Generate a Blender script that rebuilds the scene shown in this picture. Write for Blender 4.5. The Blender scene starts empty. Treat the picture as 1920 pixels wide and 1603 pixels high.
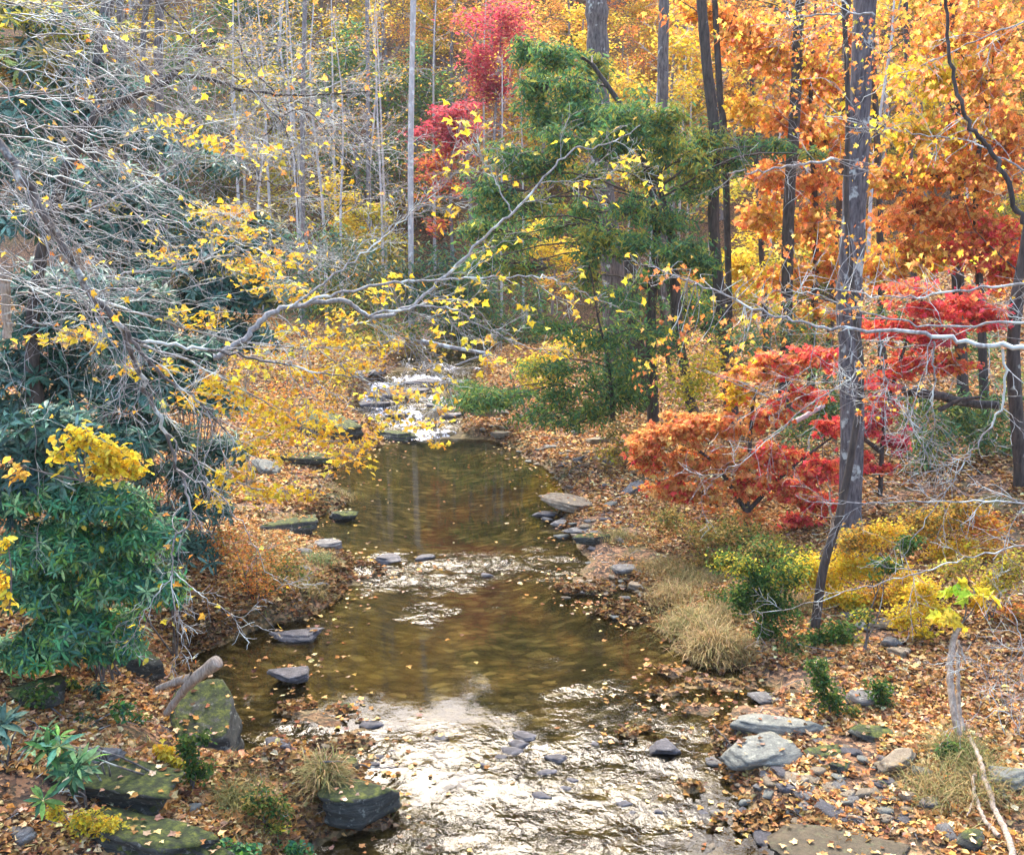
import bpy, math, random
import numpy as np
from mathutils import Vector
rng = np.random.default_rng(7)
random.seed(7)
R = math.radians
sc = bpy.context.scene
COL = sc.collection

# ---------------------------------------------------------------- camera
CAMH, PITCH, FPX = 6.0, R(11.3), 1900.0
cam_d = bpy.data.cameras.new('camera'); cam = bpy.data.objects.new('camera', cam_d); COL.objects.link(cam)
cam.location = (0, 0, CAMH); cam.rotation_euler = (R(90) - PITCH, 0, 0)
cam_d.sensor_width = 36; cam_d.lens = 36 * FPX / 1920; cam_d.clip_end = 1000; cam_d.clip_start = 0.1
sc.camera = cam
sc.render.resolution_x, sc.render.resolution_y = 1024, 854

# ---------------------------------------------------------------- light
SUN_EL, SUN_AZ = R(49), R(-8)          # azimuth measured clockwise from +Y
w = bpy.data.worlds.new('World'); sc.world = w; w.use_nodes = True
nt = w.node_tree
sky = nt.nodes.new('ShaderNodeTexSky'); sky.sky_type = 'NISHITA'; sky.sun_disc = False
sky.sun_elevation = SUN_EL; sky.sun_rotation = SUN_AZ; sky.dust_density = 4.0; sky.air_density = 1.0
bg = nt.nodes['Background']; bg.inputs[1].default_value = 0.15
nt.links.new(sky.outputs[0], bg.inputs[0])
sun_d = bpy.data.lights.new('sun', 'SUN'); sun = bpy.data.objects.new('sun', sun_d); COL.objects.link(sun)
sun_d.energy = .9; sun_d.angle = R(32); sun_d.color = (1.0, 0.90, 0.72)
sd = Vector((math.sin(SUN_AZ) * math.cos(SUN_EL), math.cos(SUN_AZ) * math.cos(SUN_EL), math.sin(SUN_EL)))
sun.rotation_euler = sd.to_track_quat('Z', 'Y').to_euler(); sun.location = (0, 0, 40)
sc.view_settings.view_transform = 'Standard'; sc.view_settings.look = 'None'
sc.view_settings.exposure = 2.55; sc.view_settings.gamma = 1.0
sc.cycles.max_bounces = 6; sc.cycles.diffuse_bounces = 3; sc.cycles.glossy_bounces = 2
sc.cycles.transmission_bounces = 3; sc.cycles.transparent_max_bounces = 6
sc.cycles.caustics_reflective = False; sc.cycles.caustics_refractive = False
sc.cycles.use_denoising = True

# ---------------------------------------------------------------- pixel rays (photo is 1920 x 1603)
FW = Vector((0, math.cos(PITCH), -math.sin(PITCH))); UP = Vector((0, math.sin(PITCH), math.cos(PITCH)))
def ray(px, py):
    dx, dy = (px - 960) / FPX, -(py - 801.5) / FPX
    return np.array([dx, FW.y + dy * UP.y, FW.z + dy * UP.z])
def P(px, py, Y):
    d = ray(px, py); return np.array([0, 0, CAMH]) + d * (Y / d[1])

def ss(a, b, x):
    t = np.clip((x - a) / (b - a), 0, 1); return t * t * (3 - 2 * t)
def vnoise(x, y, seed=0):
    xi, yi = np.floor(x).astype(np.int64), np.floor(y).astype(np.int64)
    fx, fy = x - xi, y - yi; fx = fx * fx * (3 - 2 * fx); fy = fy * fy * (3 - 2 * fy)
    def h(a, b):
        n = (a * 374761393 + b * 668265263 + seed * 974634777) & 0xffffffff
        n = ((n ^ (n >> 13)) * 1274126177) & 0xffffffff
        return ((n ^ (n >> 16)) & 0xffff) / 65535.0
    return (h(xi, yi) * (1 - fx) + h(xi + 1, yi) * fx) * (1 - fy) + (h(xi, yi + 1) * (1 - fx) + h(xi + 1, yi + 1) * fx) * fy - .5
def fbm(x, y, s=0, o=3):
    return sum(vnoise(x * 2 ** i, y * 2 ** i, s + i) / 2 ** i for i in range(o))

# ---------------------------------------------------------------- creek and terrain heights
def wz(Y):
    Y = np.asarray(Y, float)
    return -0.16 + 0.10 * ss(8.5, 12.6, Y) + 0.06 * ss(17.0, 18.6, Y) + 0.75 * ss(28, 40, Y)
def onwater(px, py):
    d = ray(px, py); z = 0.0
    for _ in range(40):
        t = (z - CAMH) / d[2]; z = 0.7 * z + 0.3 * float(wz(d[1] * t))
    return (d[0] * t, d[1] * t)
LEFT = [(560,1603),(600,1562),(730,1548),(742,1500),(700,1462),(600,1425),(520,1395),(462,1440),(430,1410),(395,1330),(368,1270),(352,1228),(450,1196),(540,1172),
        (640,1120),(655,1085),(640,1040),(575,1000),(590,975),(650,942),(612,905),(640,872),(715,835),(705,800),(660,765),(690,722),(735,695),(760,672)]
RIGHT = [(1490,1603),(1470,1560),(1370,1500),(1345,1440),(1340,1395),(1420,1335),(1440,1290),(1380,1262),(1290,1235),(1250,1180),(1190,1110),(1095,1078),
         (1085,1030),(1050,965),(1055,905),(1000,870),(950,832),(870,815),(850,775),(835,745),(885,712),(900,676)]
lw = [onwater(*p) for p in LEFT]; rw = [onwater(*p) for p in RIGHT]
POLY = [(-4.0, -6), (-3.0, 4)] + lw + [(-3.5, 50), (2, 60), (25, 68), (26, 64), (6, 55), (-0.5, 46)] + rw[::-1] + [(3.6, 4), (4.5, -6)]
POLY = np.array(POLY)
def sdist(x, y):
    """distance to the shoreline, negative in the water"""
    x = np.asarray(x, float); y = np.asarray(y, float)
    a = POLY; b = np.roll(POLY, -1, 0); best = np.full(x.shape, 1e9); ins = np.zeros(x.shape, bool)
    for (ax, ay), (bx, by) in zip(a, b):
        dx, dy = bx - ax, by - ay; t = np.clip(((x - ax) * dx + (y - ay) * dy) / (dx * dx + dy * dy + 1e-12), 0, 1)
        best = np.minimum(best, np.hypot(x - ax - t * dx, y - ay - t * dy))
        c = ((ay > y) != (by > y)); xx = ax + (y - ay) * dx / (dy if dy else 1e-12); ins ^= c & (x < xx)
    return np.where(ins, -best, best)
def xmid(y):
    ys = [-6, 9, 13, 18, 24, 30, 40, 50, 60]; xs = [0, 0.2, -1, -.9, -1.6, -2.4, -3.6, -2.5, 4]
    return np.interp(y, ys, xs)
# bars of leaves and gravel that break the surface: (px, py, rx, ry, lift)
BARS = [(550,1272,.20,.28,.32),(575,1330,.38,.22,.36),(640,1345,.3,.18,.36),(690,1378,.25,.15,.3),(1150,1145,.35,.3,.3),(1190,1160,.3,.2,.3),
        (1280,1262,.4,.16,.28),(1350,1285,.5,.15,.3),(1230,1300,.4,.12,.3),(1340,1330,.4,.12,.3),(1190,1375,.25,.12,.32),(1090,1100,.5,.4,.32),
        (700,1068,.5,.35,.15),(1290,1480,.22,.1,.25),(1390,1545,.35,.14,.3),(620,1400,.4,.12,.3),(560,1440,.5,.25,.3)]
BW = [onwater(b[0], b[1]) + b[2:] for b in BARS]
def H(x, y):
    x = np.asarray(x, float); y = np.asarray(y, float)
    s = sdist(x, y) + 0.30 * fbm(x * 1.3, y * 1.3, 3) * ss(0, 3, y - 6)
    W = wz(y); left = x < xmid(y)
    o = np.maximum(s, 0); i = np.maximum(-s, 0)
    bank = 0.13 * ss(0, .35, o)
    L = (0.20 + .12 * (1 - ss(13, 17, y))) * np.minimum(o, 5) + 0.34 * np.maximum(o - 5, 0) + .25 * ss(0, 1.2, o)
    Rr = 0.085 * np.minimum(o, 7) + 0.22 * np.maximum(o - 7, 0) + 0.12 * np.maximum(o - 14, 0)
    L = L * (1 - .5 * ss(14, 20, y)) + 0.02
    z = W + np.where(s > 0, bank + np.where(left, L, Rr), -0.05 * ss(0, .05, i) - 0.30 * ss(0, 2.2, i))
    far = np.maximum(y - 50 + 8 * ss(0, 30, np.abs(x)), 0)
    z = z + 0.46 * far * ss(0, 14, far)
    z = z + np.where(s > 0, .16 * fbm(x * .6, y * .6, 11) * ss(0, 2, o) + .05 * fbm(x * 3, y * 3, 5), .07 * fbm(x * 2.2, y * 2.2, 9))
    for bx, by, rx, ry, h in BW:
        z = np.where(s < 0.05, np.minimum(z + 1.15 * h * np.exp(-((x - bx) / rx) ** 2 - ((y - by) / ry) ** 2), np.maximum(z, W + .015 + .09 * fbm(x * 5, y * 5, 21))), z)
    return z
def h1(x, y): return float(H(np.array([x]), np.array([y]))[0])
def G(px, py, maxd=150):
    d = ray(px, py); o = np.array([0, 0, CAMH]); ts = np.concatenate([np.arange(5, 30, .15), np.arange(30, maxd, .6)]) / d[1]
    X, Y, Z = d[0] * ts, d[1] * ts, CAMH + d[2] * ts
    k = np.nonzero(Z < np.maximum(H(X, Y), wz(Y) - .02))[0]
    i = k[0] if len(k) else len(ts) - 1
    return np.array([X[i], Y[i], max(h1(X[i], Y[i]), float(wz(Y[i])) - .02)])

# ---------------------------------------------------------------- mesh helpers
def mk(name, V, F, mat, parent=None, col=None, smooth=False, attrs=None):
    V = np.asarray(V, np.float32).reshape(-1, 3)
    if parent is not None: V = V - np.array(parent.location, np.float32)
    groups = F if isinstance(F, list) else [F]
    groups = [np.asarray(g, np.int32) for g in groups if len(g)]
    m = bpy.data.meshes.new(name)
    m.vertices.add(len(V)); m.vertices.foreach_set('co', V.ravel())
    nl = sum(g.size for g in groups); npoly = sum(len(g) for g in groups)
    m.loops.add(nl); m.loops.foreach_set('vertex_index', np.concatenate([g.ravel() for g in groups]))
    m.polygons.add(npoly)
    tot = np.concatenate([np.full(len(g), g.shape[1], np.int32) for g in groups])
    st = np.concatenate([[0], np.cumsum(tot)[:-1]]).astype(np.int32)
    m.polygons.foreach_set('loop_start', st); m.polygons.foreach_set('loop_total', tot)
    if smooth: m.polygons.foreach_set('use_smooth', np.ones(npoly, bool))
    m.update(calc_edges=True)
    if col is not None:
        a = m.color_attributes.new('Col', 'FLOAT_COLOR', 'POINT')
        c = np.ones((len(V), 4), np.float32); c[:, :3] = col; a.data.foreach_set('color', c.ravel())
    for k, v in (attrs or {}).items():
        a = m.attributes.new(k, 'FLOAT', 'POINT'); a.data.foreach_set('value', np.asarray(v, np.float32))
    m.validate(clean_customdata=False)
    m.materials.append(mat)
    o = bpy.data.objects.new(name, m); COL.objects.link(o)
    if parent is not None: o.parent = parent
    return o
def thing(name, label, cat, loc, group=None):
    o = bpy.data.objects.new(name, None); COL.objects.link(o); o.location = [float(v) for v in loc]
    o.empty_display_size = .2; o['label'] = label; o['category'] = cat
    if group: o['group'] = group
    return o
def tag(o, label, cat, group=None, kind=None):
    o['label'] = label; o['category'] = cat
    if group: o['group'] = group
    if kind: o['kind'] = kind
    return o
def dup(root, loc, rz=0, s=1.0, label=None, group=None, rot=None, scale=None):
    r = root.copy(); COL.objects.link(r); r.location = [float(v) for v in loc]
    r.rotation_euler = rot if rot else (0, 0, rz); r.scale = scale if scale else (s, s, s)
    if label: r['label'] = label
    if group: r['group'] = group
    for ch in list(root.children):
        c = ch.copy(); COL.objects.link(c); c.parent = r
    return r

def tubes(polys, sides=5):
    """polys: list of (pts list, radii list) -> V, F"""
    by = {}
    for p, r in polys: by.setdefault(len(p), []).append((p, r))
    Vs, Fs, off = [], [], 0
    ang = np.arange(sides) * 2 * np.pi / sides
    for n, L in by.items():
        A = np.array([[tuple(q) for q in p] for p, _ in L], float); Rr = np.array([r for _, r in L], float)
        T = np.gradient(A, axis=1); T /= np.linalg.norm(T, axis=2, keepdims=True) + 1e-9
        ref = np.where(np.abs(T[:, :1, 2:3]) > .8, np.array([1., 0, 0]), np.array([0, 0, 1.]))
        ref = np.broadcast_to(ref, T.shape)
        U = np.cross(T, ref); U /= np.linalg.norm(U, axis=2, keepdims=True) + 1e-9
        W = np.cross(T, U)
        ring = A[:, :, None] + Rr[:, :, None, None] * (np.cos(ang)[None, None, :, None] * U[:, :, None] + np.sin(ang)[None, None, :, None] * W[:, :, None])
        Vs.append(ring.reshape(-1, 3))
        m = len(L); base = (np.arange(m)[:, None, None] * n * sides + np.arange(n - 1)[None, :, None] * sides)
        k = np.arange(sides)[None, None]; k2 = (k + 1) % sides
        f = np.stack([base + k, base + k2, base + sides + k2, base + sides + k], -1).reshape(-1, 4) + off
        Fs.append(f); off += m * n * sides
    return np.concatenate(Vs), np.concatenate(Fs)

# leaf templates (axis +Y, normal +Z)
def two_halves(half):
    h = np.array(half, float); m = h.copy(); m[:, 0] *= -1
    V = np.concatenate([h, m]); k = len(h)
    return V, np.array([list(range(k)), list(range(2 * k - 1, k - 1, -1))])
LEAF = two_halves([(0, 0, 0), (.27, .35, .10), (.2, .72, .07), (0, 1, 0)])
MAPLE = two_halves([(0, 0, 0), (.30, -.06, .06), (.34, .14, .08), (.62, .38, .12), (.32, .44, .09), (.22, .62, .06), (0, 1.0, -.05)])
SYC = two_halves([(0, 0, 0), (.20, -.10, .08), (.52, .02, .22), (.30, .24, .12), (.58, .52, .24), (.22, .52, .06), (0, 1.0, -.18)])
CURL = two_halves([(0, 0, 0), (.34, .1, .25), (.30, .6, .3), (0, .95, .12)])
v = []; f = []
for i, (w_, y_, z_) in enumerate([(.03, 0, 0), (.13, .35, .0), (.14, .65, -.05), (.01, 1, -.16)]):
    v += [(-w_ * .8, y_, z_ + w_ * .25), (0, y_, z_ - w_ * .1), (w_ * .8, y_, z_ + w_ * .25)]
    if i: b = 3 * i; f += [(b - 3, b - 2, b + 1, b), (b - 2, b - 1, b + 2, b + 1)]
RHO = (np.array(v), np.array(f))
NEEDLE = two_halves([(0, 0, 0), (.13, .3, .03), (.10, .75, 0), (0, 1, -.05)])
def blade_t():
    v = []; f = []
    for i in range(5):
        t = i / 4; w_ = .012 * (1 - t) + .002
        y = .55 * t ** 1.6; z = t * (1 - .45 * t * t)
        v += [(-w_, y, z), (w_, y, z)]
        if i: b = 2 * i; f += [(b - 2, b - 1, b + 1, b)]
    return np.array(v), np.array(f)
BLADE = blade_t()
def frames(axis, nrm):
    a = axis / (np.linalg.norm(axis, axis=1, keepdims=True) + 1e-9)
    x = np.cross(a, nrm); x /= np.linalg.norm(x, axis=1, keepdims=True) + 1e-9
    z = np.cross(x, a)
    return np.stack([x, a, z], 1)
def rand_frames(n, droop=.2, tilt=.5):
    th = rng.uniform(0, 2 * np.pi, n)
    ax = np.stack([np.cos(th), np.sin(th), -droop + .25 * rng.standard_normal(n)], 1)
    nr = np.array([0, 0, 1.]) + tilt * rng.standard_normal((n, 3))
    return frames(ax, nr)
def scatter(T, pos, B, s, col):
    V0, F0 = T; n = len(pos); k = len(V0)
    V = pos[:, None] + np.asarray(s).reshape(-1, 1, 1) * np.einsum('vj,njk->nvk', V0, B)
    F = (F0[None] + (np.arange(n) * k)[:, None, None]).reshape(-1, F0.shape[1])
    return V.reshape(-1, 3), F, np.repeat(col, k, axis=0)
def pal(n, colors, jit=.18, weights=None):
    c = np.array(colors, float); w_ = None if weights is None else np.array(weights) / sum(weights)
    out = c[rng.choice(len(c), n, p=w_)]
    out = out * (1 + jit * rng.standard_normal((n, 1))) * (1 + .4 * jit * rng.standard_normal((n, 3)))
    return np.clip(out, .004, .9)

# ---------------------------------------------------------------- materials
def newmat(name):
    m = bpy.data.materials.new(name); m.use_nodes = True; t = m.node_tree
    return m, t, t.nodes['Principled BSDF'], t.nodes['Material Output']
def N(t, kind, **kw):
    n = t.nodes.new(kind)
    for k, v_ in kw.items():
        if k in n.inputs.keys(): n.inputs[k].default_value = v_
        else: setattr(n, k, v_)
    return n
def L(t, a, b): t.links.new(a, b)
def ramp(t, src, stops):
    r = t.nodes.new('ShaderNodeValToRGB'); L(t, src, r.inputs[0]); e = r.color_ramp.elements
    while len(e) > 1: e.remove(e[-1])
    e[0].position = stops[0][0]; e[0].color = tuple(stops[0][1]) + (1,)
    for p, c in stops[1:]: x = e.new(p); x.color = tuple(c) + (1,)
    return r
def mixc(t, fac, a, b, mode='MIX'):
    m = t.nodes.new('ShaderNodeMix'); m.data_type = 'RGBA'; m.blend_type = mode
    for i, s_ in ((0, fac), (6, a), (7, b)):
        if hasattr(s_, 'is_linked'): L(t, s_, m.inputs[i])
        else: m.inputs[i].default_value = s_ if i == 0 else tuple(s_) + (1,)
    return m.outputs[2]
def leafmat(name, rough, trans, spec=.4):
    m, t, b, o = newmat(name); a = N(t, 'ShaderNodeAttribute', attribute_name='Col')
    tc = N(t, 'ShaderNodeTexCoord'); no = N(t, 'ShaderNodeTexNoise', Scale=34.0, Detail=3.0); L(t, tc.outputs['Object'], no.inputs[0])
    r = ramp(t, no.outputs[0], [(.32, (.55, .48, .42)), (.5, (.95, .93, .9)), (.68, (1.15, 1.12, 1.1))])
    c = mixc(t, 1.0, a.outputs[0], r.outputs[0], 'MULTIPLY')
    L(t, c, b.inputs['Base Color']); b.inputs['Roughness'].default_value = rough; b.inputs['Specular IOR Level'].default_value = spec
    tr = N(t, 'ShaderNodeBsdfTranslucent'); L(t, c, tr.inputs[0])
    mx = N(t, 'ShaderNodeMixShader'); mx.inputs[0].default_value = trans
    L(t, b.outputs[0], mx.inputs[1]); L(t, tr.outputs[0], mx.inputs[2]); L(t, mx.outputs[0], o.inputs[0])
    return m
M_LEAF = leafmat('leaf', .65, .55, .12)
M_RHO = leafmat('waxy_leaf', .5, .25, .22)
M_NEEDLE = leafmat('needle', .6, .4, .12)
M_LITTER = leafmat('dry_leaf', .75, .12, .1)
M_GRASS = leafmat('grass', .6, .3, .3)
def barkmat(name, c1, c2, lichen, lo, scale=6.0, bump=.5):
    m, t, b, o = newmat(name); tc = N(t, 'ShaderNodeTexCoord'); mp = N(t, 'ShaderNodeMapping'); L(t, tc.outputs['Object'], mp.inputs[0])
    mp.inputs['Scale'].default_value = (scale, scale, scale * .22)
    n1 = N(t, 'ShaderNodeTexNoise', Scale=2.5, Detail=6.0, Roughness=.65); L(t, mp.outputs[0], n1.inputs[0])
    r = ramp(t, n1.outputs[0], [(.35, c1), (.68, c2)])
    n2 = N(t, 'ShaderNodeTexNoise', Scale=3.2, Detail=4.0, Roughness=.6); L(t, tc.outputs['Object'], n2.inputs[0])
    r2 = ramp(t, n2.outputs[0], [(lo, (0, 0, 0)), (lo + .06, (1, 1, 1))])
    c = mixc(t, r2.outputs[0], r.outputs[0], lichen); L(t, c, b.inputs['Base Color']); b.inputs['Roughness'].default_value = .85
    bp = N(t, 'ShaderNodeBump', Strength=bump, Distance=.03); L(t, n1.outputs[0], bp.inputs['Height']); L(t, bp.outputs[0], b.inputs['Normal'])
    return m
M_BARK = barkmat('grey_bark', (.045, .04, .04), (.20, .18, .17), (.42, .45, .42), .60)
M_BARKFAR = barkmat('hill_bark', (.10, .09, .09), (.26, .24, .24), (.40, .40, .40), .62, 3)
M_DARKBARK = barkmat('dark_bark', (.02, .017, .015), (.09, .075, .065), (.25, .27, .24), .66)
M_TWIG = barkmat('pale_twig', (.16, .155, .15), (.38, .38, .37), (.56, .62, .59), .53, 10, .2)
M_TWIGD = barkmat('dark_twig', (.05, .045, .045), (.18, .17, .16), (.40, .44, .40), .56, 10, .2)
M_LICHEN = barkmat('lichen_bark', (.05, .045, .045), (.20, .19, .18), (.50, .55, .52), .53, 9, .4)
M_BARKL = barkmat('blotched_bark', (.035, .03, .035), (.17, .155, .16), (.40, .43, .41), .59, 9, 1.0)
M_BIRCH = barkmat('pale_bark', (.34, .33, .33), (.55, .54, .53), (.65, .66, .64), .55, 4, .2)
M_DRIFT = barkmat('driftwood', (.20, .15, .11), (.50, .42, .33), (.35, .28, .22), .62, 14, .6)
def rockmat(name, c1, c2, moss, lich=(.5, .52, .5), wet=False):
    m, t, b, o = newmat(name); tc = N(t, 'ShaderNodeTexCoord'); mp = N(t, 'ShaderNodeMapping'); L(t, tc.outputs['Object'], mp.inputs[0]); mp.inputs['Scale'].default_value = (1, 1, 5)
    n1 = N(t, 'ShaderNodeTexNoise', Scale=9.0, Detail=12.0, Roughness=.82); L(t, mp.outputs[0], n1.inputs[0])
    r = ramp(t, n1.outputs[0], [(.36, c1), (.64, c2)])
    n2 = N(t, 'ShaderNodeTexNoise', Scale=13.0, Detail=8.0, Roughness=.7); L(t, tc.outputs['Object'], n2.inputs[0])
    r2 = ramp(t, n2.outputs[0], [(.56, (0, 0, 0)), (.62, (.75, .75, .75))])
    c = mixc(t, r2.outputs[0], r.outputs[0], lich)
    if name == 'mossy_rock':
        ge = N(t, 'ShaderNodeNewGeometry'); sx = N(t, 'ShaderNodeSeparateXYZ'); L(t, ge.outputs['True Normal'], sx.inputs[0])
        n3 = N(t, 'ShaderNodeTexNoise', Scale=4.2, Detail=9.0, Roughness=.72); L(t, tc.outputs['Object'], n3.inputs[0])
        ad = N(t, 'ShaderNodeMath', operation='ADD'); L(t, sx.outputs[2], ad.inputs[0]); L(t, n3.outputs[0], ad.inputs[1])
        hf = N(t, 'ShaderNodeMath', operation='MULTIPLY'); L(t, ad.outputs[0], hf.inputs[0]); hf.inputs[1].default_value = .5
        r3 = ramp(t, hf.outputs[0], [((1.40 - moss) / 2, (0, 0, 0)), ((1.50 - moss) / 2, (1, 1, 1))])
        n4 = N(t, 'ShaderNodeTexNoise', Scale=12.0, Detail=3.0); L(t, tc.outputs['Object'], n4.inputs[0])
        n4.inputs['Scale'].default_value = 11; n4.inputs['Detail'].default_value = 9; n4.inputs['Roughness'].default_value = .75; mc = ramp(t, n4.outputs[0], [(.38, (.010, .016, .005)), (.5, (.04, .06, .009)), (.6, (.12, .14, .018)), (.7, (.22, .23, .04))])
        c = mixc(t, r3.outputs[0], c, mc.outputs[0])
    L(t, c, b.inputs['Base Color']); b.inputs['Roughness'].default_value = .5 if wet else .85
    bp = N(t, 'ShaderNodeBump', Strength=.9, Distance=.05); L(t, n1.outputs[0], bp.inputs['Height']); L(t, bp.outputs[0], b.inputs['Normal'])
    return m
M_ROCK = rockmat('slate', (.06, .06, .065), (.25, .24, .22), 0, (.34,.35,.33))
M_ROCKT = rockmat('tan_rock', (.12, .09, .06), (.34, .28, .19), 0, (.36,.35,.28))
M_ROCKM = rockmat('mossy_rock', (.012, .015, .014), (.085, .09, .075), .10, (.24, .26, .22))
M_ROCKW = rockmat('wet_rock', (.03, .03, .035), (.12, .12, .14), 0, (.2, .2, .22), True)
M_ROCKB = rockmat('wet_brown_rock', (.035, .028, .015), (.13, .10, .055), 0, (.12, .13, .06), True)
M_ROCKP = rockmat('pale_slab', (.09, .10, .09), (.28, .29, .25), 0, (.36, .37, .30))

# ground
def groundmat():
    m, t, b, o = newmat('leafy_ground'); tc = N(t, 'ShaderNodeTexCoord')
    nw = N(t, 'ShaderNodeTexNoise', Scale=20.0, Detail=3.0); L(t, tc.outputs['Object'], nw.inputs[0]); wv = mixc(t, .06, tc.outputs['Object'], nw.outputs['Color'])
    vo = N(t, 'ShaderNodeTexVoronoi', Scale=24.0, Randomness=1.0); L(t, wv, vo.inputs['Vector'])
    sp = N(t, 'ShaderNodeSeparateColor'); L(t, vo.outputs['Color'], sp.inputs[0])
    r = ramp(t, sp.outputs[0], [(0, (.035, .02, .012)), (.3, (.10, .05, .025)), (.6, (.24, .12, .055)), (.85, (.36, .2, .10)), (1, (.16, .10, .08))])
    r.color_ramp.interpolation = 'CONSTANT'
    n = N(t, 'ShaderNodeTexNoise', Scale=.9, Detail=6.0, Roughness=.6); L(t, tc.outputs['Object'], n.inputs[0])
    rg = ramp(t, n.outputs[0], [(.50, (0, 0, 0)), (.62, (1, 1, 1))])
    n2 = N(t, 'ShaderNodeTexNoise', Scale=14.0, Detail=4.0); L(t, tc.outputs['Object'], n2.inputs[0])
    gr = ramp(t, n2.outputs[0], [(.3, (.03, .035, .01)), (.55, (.12, .11, .03)), (.75, (.22, .18, .06))])
    ga = N(t, 'ShaderNodeAttribute', attribute_name='green'); mu = N(t, 'ShaderNodeMath', operation='MULTIPLY'); L(t, rg.outputs[0], mu.inputs[0]); L(t, ga.outputs['Fac'], mu.inputs[1])
    c = mixc(t, mu.outputs[0], r.outputs[0], gr.outputs[0])
    # stream bed: pebbles and slabs
    v2 = N(t, 'ShaderNodeTexVoronoi', Scale=4.5, Randomness=1.0); mp = N(t, 'ShaderNodeMapping'); L(t, tc.outputs['Object'], mp.inputs[0]); mp.inputs['Scale'].default_value = (1, 1.9, 1)
    nd = N(t, 'ShaderNodeTexNoise', Scale=5.0, Detail=3.0); L(t, mp.outputs[0], nd.inputs[0])
    dm = mixc(t, .12, mp.outputs[0], nd.outputs['Color']); L(t, dm, v2.inputs['Vector'])
    s2 = N(t, 'ShaderNodeSeparateColor'); L(t, v2.outputs['Color'], s2.inputs[0])
    rb = ramp(t, s2.outputs[1], [(0, (.08, .062, .022)), (.5, (.17, .135, .05)), (.8, (.26, .20, .085)), (1, (.40, .33, .17))])
    ve = ramp(t, v2.outputs['Distance'], [(.3, (1, 1, 1)), (.65, (.5, .45, .4))])
    bed = mixc(t, 1.0, rb.outputs[0], ve.outputs[0], 'MULTIPLY')
    n5 = N(t, 'ShaderNodeTexNoise', Scale=1.1, Detail=4.0); L(t, tc.outputs['Object'], n5.inputs[0])
    r5 = ramp(t, n5.outputs[0], [(.35, (.5, .5, .45)), (.65, (1.25, 1.15, 1.0))]); bed = mixc(t, 1.0, bed, r5.outputs[0], 'MULTIPLY')
    ba = N(t, 'ShaderNodeAttribute', attribute_name='bed')
    c = mixc(t, ba.outputs['Fac'], c, bed)
    L(t, c, b.inputs['Base Color']); b.inputs['Roughness'].default_value = .85
    bp = N(t, 'ShaderNodeBump', Strength=.6, Distance=.04); L(t, vo.outputs['Distance'], bp.inputs['Height']); L(t, bp.outputs[0], b.inputs['Normal'])
    return m
def axis_grid(lo, hi, step, far, grow):
    a = list(np.arange(lo, hi, step)); s = step
    while a[-1] < far[1]: s *= grow; a.append(a[-1] + s)
    s = step
    while a[0] > far[0]: s *= grow; a.insert(0, a[0] - s)
    return np.array(a)
gx = axis_grid(-9, 11, .11, (-105, 105), 1.06); gy = axis_grid(6, 32, .11, (-25, 160), 1.045)
X, Y = np.meshgrid(gx, gy); Z = H(X.ravel(), Y.ravel()).reshape(X.shape)
GZ = Z; nx, ny = len(gx), len(gy); idx = np.arange(nx * ny).reshape(ny, nx)
F = np.stack([idx[:-1, :-1], idx[:-1, 1:], idx[1:, 1:], idx[1:, :-1]], -1).reshape(-1, 4)
SD = sdist(X.ravel(), Y.ravel()); wl = wz(Y.ravel())
bed = 1 - ss(-.02, .05, Z.ravel() - wl)
bed *= (SD < 1.5)
green = .35 + .65 * ss(14, 17, Y.ravel()) * (1 - ss(24, 34, Y.ravel()))
g = mk('ground', np.stack([X.ravel(), Y.ravel(), Z.ravel()], 1), F, groundmat(), smooth=True, attrs={'bed': bed, 'green': green})
g['kind'] = 'structure'; g['label'] = 'forest floor of fallen leaves, creek banks and wooded hillside'
print('ground', nx, ny)

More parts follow.
